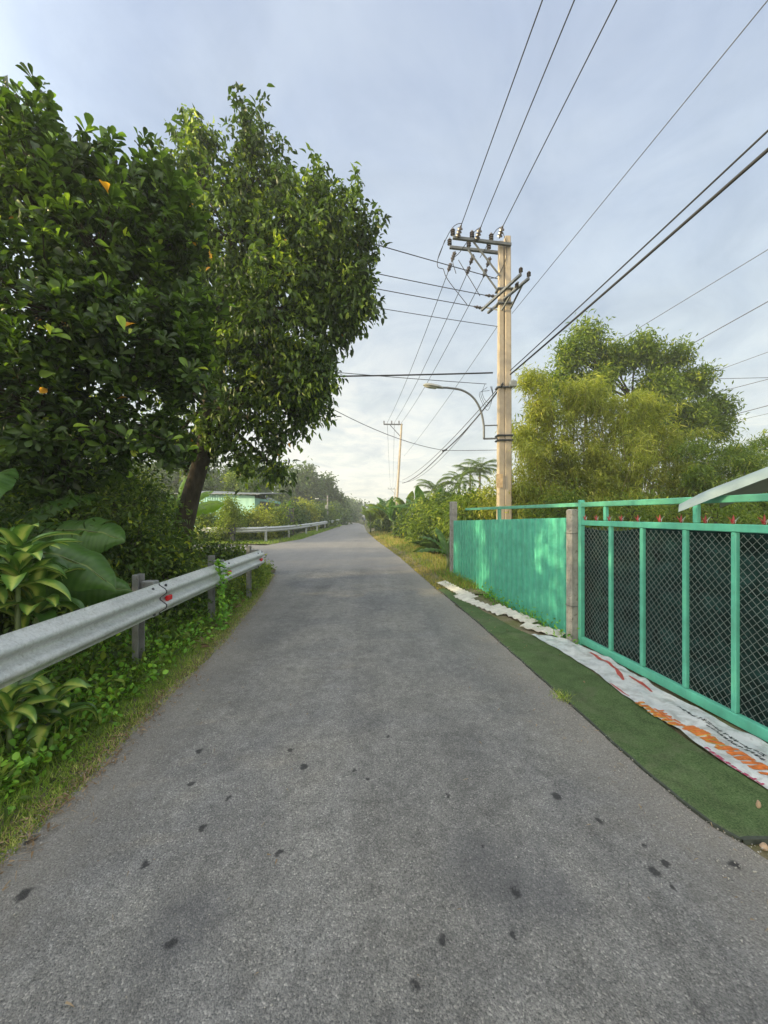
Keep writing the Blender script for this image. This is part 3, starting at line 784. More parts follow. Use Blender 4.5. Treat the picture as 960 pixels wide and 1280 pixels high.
BP = [(-2.17, .2, .585), (-2.225, 2.22, .588), (-2.285, 3.85, .592), (-2.345, 5.6, .60), (-2.39, 7.0, .60), (-2.395, 7.45, .60)]
put(beam(rail_path(BP[:2] + [(-2.285, 3.88, .592)], 30), Vector((1, 0, 0)), 0, .006).build('rail_beam', M['galv'], None, True, 60), gr)
put(beam(rail_path([(-2.2815, 3.72, .592)] + BP[3:], 40), Vector((1, 0, 0))).build('rail_beam', M['galv'], None, True, 60), gr)
# dark lapped edge of the joint
m = MB(); q = Vector((-2.2845, 3.885, .592))
m.tube([q + Vector((d + .0085, 0, z)) for d, z in WP], .0055, 5); put(m.build('joint_edge', M['darksteel']), gr)
for i, (x, y) in enumerate([(-2.22, 2.0), (-2.285, 3.86), (-2.345, 5.62), (-2.39, 7.3)]):
    m = MB(); c = Vector((x - .20, y - .02, 0))
    m.cbox(c + Vector((0, 0, .46)), (.008, .10, 1.08), None, .003)
    m.cbox(c + Vector((.03, .05, .46)), (.06, .008, 1.08), None, .003); m.cbox(c + Vector((.03, -.05, .46)), (.06, .008, 1.08), None, .003)
    ps = m.build('post', M['postgalv']); put(ps, gr)
    m = MB(); m.cbox((x - .078, y + .02, .75), (.125, .10, .36), None, .006); put(m.build('spacer_block', M['postgalv']), gr)
    if i:
        for zz, dy in ((.62, -.10), (.87, -.12), (.87, .10)):
            m = MB(); m.lathe([(.016, 0), (.016, .010), (.009, .016), (.001, .017)], (x + .03, y + dy, zz + .0), (1, 0, 0), 8)
            put(m.build('bolt', M['darksteel']), gr)
for (x, y) in ((-2.287, 3.985), (-2.347, 5.70), (-2.393, 7.33)):
    m = MB(); m.cbox((x + .055, y, .738), (.03, .085, .052), None, .005)
    m.cbox((x + .03, y, .738), (.03, .03, .012), None, .003)
    put(m.build('reflector', M['reflred']), gr)

# far guardrail across the side road
g2 = thing('guardrail', 'distant pale guardrail curving round the grass beyond the side road', 'guardrail', None, (-6.5, 22, 0))
fp = [(-13.5, 23.6, .56), (-10.6, 21.9, .56), (-8.5, 21.35, .56)]
fq = [(-8.35, 21.35, .56), (-6.9, 21.7, .57), (-6.25, 23.5, .58), (-5.95, 26, .58), (-5.9, 33, .6), (-6.1, 40, .6), (-6.4, 55, .6), (-8.4, 68, .6)]
def smoothp(p, n):
    q = rs(p, n); 
    for _ in range(3): q[1:-1] = (q[:-2] + q[1:-1] * 2 + q[2:]) / 4
    return [Vector(a) for a in q]
put(beam(smoothp(fp, 20), Vector((.3, -1, 0))).build('rail_beam', M['galv'], None, True, 60), g2)
def beam2(path):
    m = MB(); rows = []
    for i, p in enumerate(path):
        t = (path[min(i + 1, len(path) - 1)] - path[max(i - 1, 0)]); t.z = 0; t.normalize(); n = Vector((t.y, -t.x, 0))
        rows.append([p + n * d + Vector((0, 0, z)) for d, z in WP] + [p + n * (d - .0045) + Vector((0, 0, z)) for d, z in reversed(WP)])
    m.grid(rows, True); return m
put(beam2(smoothp(fq, 60)).build('rail_beam', M['galv'], None, True, 60), g2)
for x, y in ((-11, 22.2), (-6.75, 22.2), (-6.15, 25.2), (-5.98, 30), (-6.0, 35), (-6.2, 41), (-6.4, 48), (-6.6, 55)):
    m = MB(); m.cbox((x - .12, y + .12, .42), (.12, .12, 1.0), None, .01); put(m.build('post', M['galv']), g2)
m = MB(); m.cbox((-8.42, 21.38, .52), (.22, .16, 1.1), None, .02); m.cbox((-8.42, 21.26, .72), (.42, .05, .36), None, .015); put(m.build('end_post', M['darksteel']), g2)

# ================================================================== utility poles
def insul(mb, p, ax=(0, 0, 1), L=.22, r=.06):
    pr = [(.018, 0), (.02, .02 * L / .22)]
    for k in range(3):
        h = L * (.15 + .25 * k); pr += [(.025, h), (r, h + L * .02), (r * .85, h + L * .1), (.028, h + L * .17)]
    pr += [(.03, L * .92), (.012, L)]
    mb.lathe(pr, p, ax, 9)
def P1(px, py, Y=12.0): return at(px, py, Y)
up = thing('utility_pole', 'tall twin concrete utility pole carrying two steel crossarm pairs behind the green fence', 'utility pole', 'utility poles', (3.74, 12, 0))
def shaft(x, y, top, r0, r1):
    m = MB(); rows = []
    for z in np.linspace(-.05, top, 14):
        r = r0 + (r1 - r0) * z / top; c = r * .32
        rows.append([Vector((x + a, y + b, z)) for a, b in ((-r + c, -r), (r - c, -r), (r, -r + c), (r, r - c), (r - c, r), (-r + c, r), (-r, r - c), (-r, -r + c))])
    m.grid(rows, True); m.f.append(tuple(range(7, -1, -1))); n = len(m.v); m.f.append(tuple(range(n - 8, n)))
    return m.build('pole', M['poleconc'])
put(shaft(3.65, 12.0, 10.1, .12, .075), up); put(shaft(3.853, 12.0, 10.25, .125, .09), up)
def member(mb, a, b, w=.07):
    a, b = Vector(a), Vector(b); d = (b - a); L = d.length; d.normalize()
    x = d.orthogonal().normalized() if abs(d.z) > .9 else Vector((0, 0, 1)).cross(d).normalized(); z = d.cross(x)
    mb.cbox((a + b) / 2, (w, L, w), Matrix((x, d, z)).transposed(), .006)
arms = {'near': (P1(566, 297, 11.78), P1(639, 306, 11.83)), 'far': (P1(562, 309, 12.22), P1(632, 317, 12.22))}
for a, b in arms.values():
    m = MB(); member(m, a, b, .085); put(m.build('crossarm', M['steelgrey']), up)
c1 = (P1(602, 388, 12.62), P1(651, 343, 10.7)); c2 = (P1(610, 391, 12.75), P1(661, 348, 10.85))
for a, b in (c1, c2):
    m = MB(); member(m, a, b, .075); put(m.build('crossarm', M['steelgrey']), up)
for a, b in ((P1(590, 300, 11.8), P1(625, 345, 11.85)), (P1(585, 312, 12.2), P1(624, 366, 12.15)), (P1(606, 384, 12.75), P1(625, 388, 12.1)), (P1(655, 352, 11.3), P1(638, 386, 11.9)), (P1(648, 352, 11.3), P1(627, 388, 11.9))):
    m = MB(); member(m, a, b, .045); put(m.build('brace', M['steelgrey']), up)
UPV = (0, 0, 1)
pins = [(566, 297, 11.78), (590, 300, 11.79), (614, 303, 11.8), (562, 309, 12.22), (586, 311, 12.22), (611, 314, 12.22)]
for px, py, Y in pins:
    m = MB(); p = P1(px, py, Y) + Vector((0, 0, .05)); insul(m, p, UPV, .25, .075); put(m.build('insulator', M['porcelain']), up)
# strain insulators
MVN = [((576, 283), (678, 0)), ((600, 286), (718, 0)), ((628, 284), (771, 0))]
MVF = [((569, 318), (484, 528)), ((592, 322), (493, 528)), ((613, 325), (502, 528))]
def ext(p, q, k): return p + (q - p) * k
for (a, b) in MVN:
    p = P1(a[0] - 4, a[1] + 14, 11.75); q = P1(a[0], a[1], 11.5)
    m = MB(); insul(m, p, (q - p).normalized(), (q - p).length * 1.15, .085); put(m.build('insulator', M['porcelain']), up)
for (a, b) in MVF:
    p = P1(a[0], a[1] - 4, 12.25); q = P1(a[0] - 9, a[1] + 22, 12.9)
    m = MB(); insul(m, p, (q - p).normalized(), (q - p).length * .5, .07); mid_ = p.lerp(q, .55); insul(m, mid_, (q - p).normalized(), (q - p).length * .45, .07)
    put(m.build('insulator', M['porcelain']), up)
for a, b in (((624, 371), (606, 369)), ((606, 386), (592, 383))):
    p = at(a[0], a[1], 12.9); q = at(b[0], b[1], 12.7)
    m = MB(); insul(m, p, (q - p).normalized(), (q - p).length, .055); put(m.build('insulator', M['porcelain']), up)
for px, py, Y in ((651, 341, 10.7), (661, 346, 10.85), (646, 360, 11.1)):
    m = MB(); insul(m, P1(px, py, Y), UPV, .16, .06); put(m.build('insulator', M['porcelain']), up)
def curve(pts, n=24):
    P = [Vector(p) for p in pts]; P = [P[0] * 2 - P[1]] + P + [P[-1] * 2 - P[-2]]; o = []
    for i in range(1, len(P) - 2):
        for k in range(n if i == len(P) - 3 else n - 1 + 1):
            t = k / n
            a, b, c, d = P[i-1], P[i], P[i+1], P[i+2]
            o.append(.5 * ((2*b) + (c - a)*t + (2*a - 5*b + 4*c - d)*t*t + (3*b - a - 3*c + d)*t**3))
    o.append(P[-2]); return o
for pts in (((578, 279), (570, 281), (562, 290), (549, 318), (547, 333), (554, 336)), ((602, 283), (592, 291), (575, 315), (566, 325), (570, 342)), ((628, 283), (620, 288), (610, 305), (600, 322)),
            ((629, 292), (633, 305), (632, 325), (622, 345), (613, 348)), ((554, 336), (560, 350), (584, 381)), ((573, 325), (585, 345), (600, 370)), ((556, 300), (552, 312), (547, 325))):
    m = MB(); m.tube(curve([P1(x, y, 11.9) for x, y in pts], 6), .011, 5); put(m.build('jumper_wire', M['wire'], None, True), up)
for z, in ((3.9,), (4.05,), (5.55,), (8.15,), (8.6,)):
    m = MB(); m.cbox((3.75, 12.0, z), (.50, .30, .05), None, .01); put(m.build('clamp_band', M['darksteel'] if z < 4.5 else M['steelgrey']), up)
m = MB(); m.cbox(P1(641, 480, 11.8), (.22, .16, .19), None, .02); put(m.build('junction_box', M['lamphead']), up)
m = MB(); m.cbox(P1(624.5, 601, 11.85), (.20, .012, .42), None, .003); put(m.build('paper_notice', mat_plain('faded_notice', (.55, .40, .24), .8, 0, .3, 9, 0, ((.5, .22, .08), .55))), up)
# loose coil of wire under the band
m = MB()
for k in range(3): m.tube(curve([P1(606 + 3*k, 480 + 4*k, 11.7), P1(603 - k*2, 492, 11.7), P1(609, 503 + 5*k, 11.7), P1(616, 496, 11.7), P1(613 + k, 483, 11.7)], 6), .007, 4)
put(m.build('wire_coil', M['wire'], None, True), up)

# street lamp on its bracket arm
sl = thing('street_lamp', 'street lamp on a curved grey arm reaching out from the twin pole', 'street lamp', None, P1(606, 548, 11.9))
m = MB(); m.tube(curve([P1(605, 549), P1(604.5, 530), P1(600, 511), P1(591, 496.5), P1(578, 488), P1(562, 485), P1(552, 484.5)], 8), .032, 8); put(m.build('arm', M['steelgrey'], None, True), sl)
for pa_, pb_, w_ in ((P1(605, 548.5), P1(624, 548), .05), (P1(605, 532), P1(624, 531.5), .035)):
    m = MB(); member(m, pa_, pb_, w_); put(m.build('bracket', M['steelgrey']), sl)
hp = P1(554, 485.2); tp = P1(529, 481.5); ax = (tp - hp).normalized()
m = MB(); rows = []
for t, w, h in ((0, .035, .03), (.08, .07, .055), (.25, .10, .08), (.6, .125, .09), (.88, .09, .07), (1, .02, .02)):
    c = hp.lerp(tp, t); rows.append([c + Vector((0, math.cos(a) * w, 0)) + Vector((0, 0, max(0, math.sin(a)) * h + min(0, math.sin(a)) * .02)) for a in np.linspace(0, 2*PI, 13)[:-1]])
m.grid(rows, True); put(m.build('lamp_head', M['lamphead'], None, True, 60), sl)
m = MB(); rows = []
for t, w in ((.3, .02), (.38, .085), (.7, .10), (.92, .06), (.97, .01)):
    c = hp.lerp(tp, t); rows.append([c + Vector((0, math.cos(a) * w, -.022 - .045 * math.sin(a) * (w / .1))) for a in np.linspace(0, PI, 8)])
m.grid(rows); put(m.build('lamp_cover', M['lampglass'], None, True), sl)

# second pole down the road
def far_pole(px_arm, py_arm, px_base, Y, label, w=.13):
    t = at(px_arm, py_arm, Y); b = Vector(((px_base - CX) / F * Y, Y, 0))
    o = thing('utility_pole', label, 'utility pole', 'utility poles', b)
    m = MB(); m.tube([b, b.lerp(t, .5), t], [w, w * .85, w * .7], 8); put(m.build('pole', M['poleconc']), o)
    k = 23 / 36.7 * Y / F * 36.7 / Y * Y if False else 23 * Y / F * (36.7 / Y)
    a = t + Vector((-1.72, -.1, -.05)); m = MB(); member(m, a, t + Vector((.1, 0, -.05)), .11); put(m.build('crossarm', M['steelgrey']), o)
    m = MB(); member(m, t + Vector((-1.1, 0, -.1)), t + Vector((0, 0, -1.3)), .06); put(m.build('brace', M['steelgrey']), o)
    for q in (-1.68, -.95, -.25):
        m = MB(); insul(m, t + Vector((q, -.05, 0)), UPV, .32, .08); put(m.build('insulator', M['porcelain']), o)
    return o
far_pole(502, 530, 494, 36.7, 'slim concrete utility pole rising from the banana clump down the road')
far_pole(494, 611, 491, 92, 'tiny far utility pole just visible above the roadside banana leaves', .15)

# ================================================================== cables: every one a thing
def cable(p, q, sag, r, label, mat='wire', n=28, extra=None, name='power_cable'):
    p, q = Vector(p), Vector(q); pts = []
    for i in range(n + 1):
        t = i / n; pts.append(p.lerp(q, t) - Vector((0, 0, 4 * sag * t * (1 - t))))
    m = MB(); m.tube(pts, r, 5)
    return tag(m.build(name, M[mat], None, True), label, 'cable', 'overhead cables')
for i, ((a, b), lab) in enumerate(zip(MVN, ('leftmost of three thick wires passing overhead from the top crossarm', 'middle of three thick wires passing overhead from the top crossarm', 'rightmost of three thick wires passing overhead, tied nearest the pole top'))):
    p = P1(a[0], a[1], 11.5); q = at(b[0], b[1], 6.46); cable(p, ext(p, q, 2.6), .0, .0125, lab)
for (a, b), lab, fx in zip(MVF, ('leftmost of three wires dropping from the twin pole to the far slim pole', 'middle of three wires dropping from the twin pole to the far slim pole', 'rightmost of three wires dropping from the twin pole to the far slim pole'), (488, 491, 494)):
    p = P1(a[0] - 9, a[1] + 22, 12.9); q = at(b[0], b[1], 36.6); cable(p, q, .35, .0125, lab)
    cable(q, at(fx, 609, 92), .5, .014, lab.replace('dropping from the twin pole to the far slim pole', 'running on beyond the far slim pole'), n=16)
def left_run(a, ya, b, yb, k, sag, r, lab, mat='wire'):
    p = at(*a, ya); q = at(*b, yb); cable(p, ext(p, q, k), sag, r, lab, mat)
left_run((627, 350), 12.2, (430, 289), 9.9, 3.2, .12, .013, 'topmost wire running from the pole into the leafy tree, above two others')
left_run((606, 369), 12.6, (470, 337), 11.3, 4, .15, .013, 'second wire from the lower crossarm to the leafy tree, ending at a grey insulator')
left_run((592, 383), 13.0, (470, 357), 11.86, 5, .15, .013, 'third wire from the lower crossarm to the tree, tied to its outer end')
left_run((621, 408), 12, (455, 378), 10.6, 3, .1, .010, 'thin grey wire from the bare pole shaft below the crossarms to the tree', 'wiregrey')
left_run((616, 466), 11.9, (405, 467), 11.9, 3, .1, .024, 'thick bundled cable running level from the pole to the tree above the lamp')
left_run((608, 480), 11.9, (440, 464), 10.9, 3, .08, .010, 'thin line just under the thick bundled cable above the street lamp', 'wiregrey')
S_ = at(556, 563, 19.6)
cable(P1(629, 480, 11.7), S_, .15, .026, 'black low-voltage cable from the twin pole down to the splice over the road')
cable(S_, at(503, 604, 36.6), .30, .024, 'black low-voltage cable from the splice to the far slim pole')
cable(P1(629, 478, 11.72), at(503, 600, 36.6), .45, .014, 'thin companion line above the low-voltage cable between the two poles', 'wiregrey')
cable(P1(621, 490, 11.8), at(500, 602, 36.6), .9, .012, 'slack lowest grey line hanging between the two poles', 'wiregrey')
cable(S_, at(395, 500, 13.4), .28, .013, 'service wire sagging from the splice across the road to the leafy tree', 'wiregrey')
cable(S_, at(760, 553, 18.5), .12, .014, 'short wire running level from the splice toward the bamboo', 'wiregrey')
m = MB(); m.tube([S_ + Vector((-.12, -.1, -.05)), S_, S_ + Vector((.1, .1, .06))], .05, 6); tag(m.build('cable_splice', M['wire']), 'black taped splice where the service wire joins the low-voltage cable', 'cable splice')
p = P1(638, 463, 11.6); q = at(960, 157, 4.45); cable(p, ext(p, q, 2.0), .06, .014, 'thinner upper line of the pair sweeping from the pole over the gate', 'wire')
p = P1(638, 468, 11.6); q = at(960, 181, 4.45); cable(p, ext(p, q, 2.0), .06, .024, 'thick lower cable of the pair sweeping from the pole over the gate')
p = P1(640, 392, 12.3); q = at(960, 0, 5.0); cable(p, ext(p, q, 1.8), .0, .008, 'fine purple-grey line passing behind the pole up and over the gate', 'wiregrey')
cable(P1(623, 406, 12.3), at(505, 570, 36), .2, .009, 'fine grey line from behind the pole shaft down along the road', 'wiregrey')
RW = [((690, 476), 30, (960, 312), 15, .016, 'highest single wire leaving the treetop on the gate side'), ((800, 466), 28, (960, 377), 19, .024, 'thick wire coming out of the broad treetop, second from the top'),
      ((840, 484), 26, (960, 440), 21.5, .015, 'upper of the thin wires leaving the middle of the broad treetop'), ((790, 476), 25, (960, 472), 25, .018, 'level wire crossing behind the broad treetop'),
      ((860, 500), 26, (960, 474), 22, .018, 'slanting wire crossing the level one beside the treetop'), ((850, 536), 27, (960, 507), 23, .022, 'thick low wire leaving the tree above the bushes'), ((850, 542), 27, (960, 517), 23, .013, 'thin wire right under the thick low one by the tree')]
for a, ya, b, yb, r, lab in RW:
    p = at(*a, ya); q = at(*b, yb); cable(ext(p, q, -.35), ext(p, q, 2.2), .0, r, lab, 'wiregrey')

# ================================================================== VEGETATION
def px_lobes(ls): return [tuple(at(px, py, Y)) + (r,) for px, py, Y, r in ls]
def unit(a): return a / (np.linalg.norm(a, axis=1, keepdims=True) + 1e-9)
def rosettes(cent, o, per, th=(35, 75)):
    m = len(cent); o = unit(o)
    a = unit(np.cross(o, rdir(m))); b = np.cross(o, a)
    ph = (np.arange(per) * 2.4)[None] + rng.random((m, 1)) * 6.28
    tt = np.radians(rng.uniform(th[0], th[1], (m, per)))
    d = np.cos(tt)[..., None] * o[:, None] + np.sin(tt)[..., None] * (np.cos(ph)[..., None] * a[:, None] + np.sin(ph)[..., None] * b[:, None])
    pos = cent[:, None] + d * .015 + rng.normal(size=(m, per, 3)) * .02
    return pos.reshape(-1, 3), d.reshape(-1, 3), np.repeat(o, per, 0), np.repeat(np.arange(m), per)
def scatter(cent, o, per, sig, droop=.5, stretch=.6):
    m = len(cent); o = unit(o)
    s = rng.normal(size=(m, per, 3)) * sig + o[:, None] * (rng.normal(size=(m, per, 1)) * sig * stretch)
    pos = (cent[:, None] + s).reshape(-1, 3)
    d = unit(rng.normal(size=(m * per, 3)) * .7 + np.repeat(o, per, 0) * .5 + np.array([0, 0, -droop]))
    up = unit(rng.normal(size=(m * per, 3)) * .5 + np.array([0, 0, 1.0]))
    return pos, d, up, np.repeat(np.arange(m), per)

def tree_jack(name, label, lobes, n, base, top, r0, Ls=(.085, .185), keep=None):
    t = thing(name, label, 'tree', None, base)
    c, o, idx = clusters(lobes, n, .35)
    out_ = unit(o * .8 + np.array([0, 0, .75]) + rng.normal(size=o.shape) * .25)
    # each twig carries a tip rosette and two looser ones behind
    cs = np.concatenate([c, c - out_ * .13 + rng.normal(size=c.shape) * .04, c - out_ * .26 + rng.normal(size=c.shape) * .06]); os_ = np.concatenate([out_, unit(out_ + rng.normal(size=c.shape) * .25), unit(out_ + rng.normal(size=c.shape) * .35)])
    young = np.concatenate([rng.random(n) ** 2.2 * .42 + (rng.random(n) < .10) * .25, np.zeros(2 * n)])
    # leading shoots: upright spires of leaves on the outside of the crown
    hi = np.nonzero((o[:, 2] > .1))[0]; hi = rng.choice(hi, min(150, len(hi)), replace=False)
    for s_ in range(1, 6):
        dv = unit(np.array([0, 0, 1.0]) + .35 * o[hi] + rng.normal(size=(len(hi), 3)) * .08)
        cs = np.concatenate([cs, c[hi] + dv * .075 * s_ * (.6 + rng.random((len(hi), 1)) * .7)]); os_ = np.concatenate([os_, dv]); young = np.concatenate([young, .05 + .2 * rng.random(len(hi))])
    pos, d, up, k = rosettes(cs, os_, 7)
    tone = np.clip(rng.random(len(pos)) * .58 + young[k], 0, .985)
    tone[rng.random(len(pos)) < .0012] = 1
    L = rng.uniform(Ls[0], Ls[1], len(pos)) * np.where(rng.random(len(pos)) < .3, .7, 1.0); W = L * rng.uniform(.36, .60, len(pos))
    put(leaves('crown', T_OBO, pos, d, up, L, W, tone, M['jack']), t)
    nb = len(COL.objects)
    before = set(COL.objects)
    trunk_and_limbs(None, base, top, r0, r0 * .35, lobes, c, idx, M['bark'], .3, .010, .6)
    for x in set(COL.objects) - before: put(x, t)
    return t
def tree_broad(name, label, lobes, n, base, top, r0, mat, per=34, sig=.17, L=(.07, .12), ar=.42, droop=.75, T=T_OVAL, group=None, cat='tree', bark='bark', shell=.35, twig=.009, share=.5, tmax=.97, bend=.4, tone0=.0, twigs=True, zs=1.0, sprigs=0):
    t = thing(name, label, cat, group, base)
    c, o, idx = clusters(lobes, n, shell, zs)
    pos, d, up, k = scatter(c, o + np.array([0, 0, .3]), per, sig, droop)
    if sprigs:
        sel = np.nonzero(o[:, 2] > -.35)[0]; sel = rng.choice(sel, min(sprigs, len(sel)), replace=False); sp = []; so_ = []; kk = []
        for s_ in range(1, 7):
            dv = unit(o[sel] * .7 + np.array([0, 0, .75]) + rng.normal(size=(len(sel), 3)) * .12)
            sp.append(c[sel] + dv * .105 * s_); so_.append(dv); kk.append(sel)
        p_, d_, u_, k_ = scatter(np.concatenate(sp), np.concatenate(so_), 6, .05, droop, .3)
        pos = np.concatenate([pos, p_]); d = np.concatenate([d, d_]); up = np.concatenate([up, u_]); k = np.concatenate([k, np.concatenate(kk)[k_]])
    cl = rng.random(n) ** 1.6 * .55
    tone = np.clip(tone0 + rng.random(len(pos)) * .5 + cl[k], 0, tmax)
    if tmax < 1: tone[rng.random(len(pos)) < .0008] = 1
    l = rng.uniform(L[0], L[1], len(pos))
    put(leaves('crown' if cat == 'tree' else 'foliage', T, pos, d, up, l, l * ar * rng.uniform(.8, 1.2, len(pos)), tone, M[mat]), t)
    if twigs:
        before = set(COL.objects)
        trunk_and_limbs(None, base, top, r0, r0 * .35, lobes, c, idx, M[bark], bend, twig, share)
        for x in set(COL.objects) - before: put(x, t)
    return t

def fence_gap(px, py, r, n):
    Yg = 2.98 / ((px - 480) / 480 + .12); b_ = at(px, py, Yg)
    for _ in range(n):
        GAPS.append((tuple(b_ + Vector((0, rng.normal() * r * 1.1, rng.normal() * r * 2.0))), r * rng.uniform(.5, 1.0)))
for g_ in ((598, 658, .09, 5), (620, 662, .07, 4), (641, 668, .07, 4), (663, 674, .06, 3), (676, 685, .09, 5), (672, 700, .08, 5), (680, 692, .06, 4), (663, 750, .06, 3), (645, 705, .03, 2), (700, 668, .03, 2), (572, 660, .08, 3), (630, 722, .03, 2), (710, 725, .04, 2)): fence_gap(*g_)
# --- near glossy-leaved tree
JL = px_lobes([(34, 150, 5.2, .50), (-6, 200, 5.1, .7), (62, 250, 5.0, .75), (118, 215, 5.2, .48), (166, 240, 5.3, .45), (120, 310, 4.9, .75), (195, 300, 5.2, .50), (60, 385, 4.7, .9), (226, 380, 5.2, .44), (205, 245, 5.4, .38), (232, 310, 5.3, .36), (235, 440, 5.2, .36), (160, 420, 4.9, .7), (222, 465, 5.1, .42),
               (-95, 210, 5.4, .9), (-110, 340, 5.2, 1.2), (-80, 480, 5.0, 1.1), (30, 500, 4.7, .8), (135, 535, 5.0, .6), (210, 550, 5.2, .36), (60, 585, 4.9, .55), (-70, 590, 4.9, .7)])  # lobes left of the frame extend the crown to block the low sun
tree_jack('jackfruit_tree', 'dense dark tree with large glossy leaves standing close behind the guardrail', JL, 1430, (-4.15, 5.3, 0), at(60, 300, 5.2), .17)
# small second stem of the same kind
# --- broad tree with drooping leaves over the road corner
BL = px_lobes([(238, 165, 8.6, .36), (248, 215, 8.6, .55), (315, 175, 8.5, .32), (318, 225, 8.5, .6), (396, 225, 8.3, .30), (385, 280, 8.3, .62), (434, 262, 8.3, .30), (300, 310, 8.6, 1.1), (395, 345, 8.3, .8), (440, 345, 8.2, .42),
               (330, 410, 8.4, 1.15), (412, 405, 8.2, .5), (360, 480, 8.3, .75), (300, 500, 8.4, .8), (250, 420, 8.8, 1.1), (225, 300, 9, 1.0), (300, 575, 8.2, .30), (345, 545, 8.3, .34), (372, 520, 8.3, .36), (400, 470, 8.2, .42), (392, 515, 8.25, .26), (348, 588, 8.3, .24), (452, 305, 8.2, .34), (215, 260, 9, .6), (222, 545, 8.9, .42), (252, 570, 8.7, .34), (205, 480, 9, .6), (232, 590, 8.75, .22), (440, 300, 8.2, .45), (448, 380, 8.15, .35), (350, 300, 8.4, .8), (430, 390, 8.2, .45), (455, 345, 8.2, .25), (400, 440, 8.2, .5), (385, 500, 8.25, .42), (270, 545, 8.6, .4)])
tree_broad('broadleaf_tree', 'tall rounded tree with small drooping leaves and a dark leaning trunk at the corner', BL, 980, at(222, 722, 8.6) * 1.0, at(290, 300, 8.5), .24, 'mango', 40, .125, (.075, .19), .46, sprigs=330)

# --- bamboo clump behind the fence (culms + feathery leaves)
def bamboo(name, label, tips, x0, x1, yb, ncl, per=24, L=(.16, .28), mat='bamboo', culmr=.02):
    t = thing(name, label, 'bamboo', None, ((x0 + x1) / 2, yb, 0))
    C = []; O = []; m = MB()
    for px, py, Y, spread, cnt in tips:
        for q in range(cnt):
            e = at(px + rng.normal() * spread, py + abs(rng.normal()) * spread * .9 - 6, Y + rng.normal() * .5)
            s = Vector((min(max(e.x * .55 + (x0 + x1) * .225 + rng.normal() * .35, x0), x1), yb + rng.normal() * .45, 0))
            top = s.lerp(e, .72) + Vector((0, 0, .20 * (e - s).length))
            p = curve([s, s.lerp(top, .5) + Vector((0, 0, .12)), top, e], 7)
            m.tube(p, list(np.linspace(culmr, .003, len(p))), 5, False)
            for k in range(ncl):
                f = .22 + .78 * (k + rng.random()) / ncl; i = min(int(f * (len(p) - 1)), len(p) - 2); a = p[i].lerp(p[i + 1], rng.random()); dd = (p[i + 1] - p[i]).normalized()
                off = Vector(tuple(rng.normal(size=3) * (.30 * (1.15 - f)))); C.append(a + off); O.append(dd * .8 + off * 1.2 + Vector((0, 0, -.25)))
    put(m.build('culms', M['culm'], None, True), t)
    C = np.array([tuple(v) for v in C]); O = np.array([tuple(v) for v in O])
    pos, d, up, k = scatter(C, O, per, .085, .55, 1.6)
    cl = rng.random(len(C)) ** 1.3 * .5; tone = np.clip(rng.random(len(pos)) * .5 + cl[k], 0, 1)
    l = rng.uniform(L[0], L[1], len(pos))
    put(leaves('foliage', T_RH, pos, d, up, l, l * .15, tone, M[mat]), t)
    return t
bamboo('bamboo_clump', 'yellow-green feathery bamboo clump rising just behind the twin pole', [(660, 470, 13, 14, 7), (690, 500, 13, 22, 12), (735, 482, 13, 24, 14), (785, 500, 13, 26, 14), (835, 540, 13, 26, 12), (650, 540, 13, 16, 8), (710, 560, 12.4, 30, 16), (790, 570, 12.3, 34, 16), (870, 590, 12.6, 22, 9), (665, 610, 12.2, 20, 9), (750, 620, 11.8, 40, 14), (840, 630, 11.8, 34, 11)], 4.4, 9.6, 13, 22)
bamboo('bamboo_clump', 'lower green bamboo clump behind the awning, beside the yellow-green one', [(880, 585, 12, 22, 9), (930, 600, 11.6, 26, 11), (990, 590, 11.6, 30, 10), (1050, 580, 11.6, 30, 8), (900, 630, 11.2, 26, 9), (960, 640, 11, 30, 9), (955, 552, 14, 9, 4), (915, 566, 13, 12, 7), (945, 575, 12.5, 18, 8), (862, 560, 12.8, 14, 7)], 9.8, 13.5, 12, 20, 24, (.15, .26), 'green')
# --- the tall tree behind the bamboo
tree_broad('canopy_tree', 'tall green tree with an airy top behind the bamboo clump', px_lobes([(735, 418, 19, .42), (715, 445, 19, .62), (757, 440, 19, .5), (778, 450, 19.2, .5), (905, 520, 19.6, .4), (700, 480, 19, .6), (745, 480, 19, .8), (800, 440, 19.3, .62), (838, 452, 19.5, .65), (870, 478, 19.5, .62), (893, 508, 19.5, .5), (820, 490, 19, .9), (865, 525, 19, .8), (800, 540, 19, .9), (900, 540, 19, .35), (680, 520, 19, .5)]), 560, (13, 19.3, 0), at(790, 500, 19), .3, 'green', 64, .24, (.16, .30), .3, .4, T_RH, None, 'tree', 'bark', .3, .02, .5)
# undergrowth behind the gate
for i, (px, py, Y, r, lab) in enumerate([(640, 610, 12.6, .7, 'olive shrub at the foot of the twin pole behind the sheet fence'), (700, 640, 11, .65, 'low shrub showing between the rail and the top of the green sheets'), (790, 650, 10, .8, 'shrub behind the gate finials under the bamboo'), (890, 660, 9, .9, 'shrub in the shade below the awning')]):
    c0 = at(px, py, Y)
    tree_broad('shrub', lab, [tuple(c0) + (r,), (c0.x + r * .9, c0.y + .2, c0.z - .3, r * .8), (c0.x - r * .8, c0.y, c0.z - .4, r * .8)], 110, (c0.x, c0.y, 0), c0, .05, 'green' if i else 'bamboo', 40, .16, (.08, .15), .3, .4, T_RH, 'shrubs behind the fence', 'shrub', 'bark', .3, .008, .3)

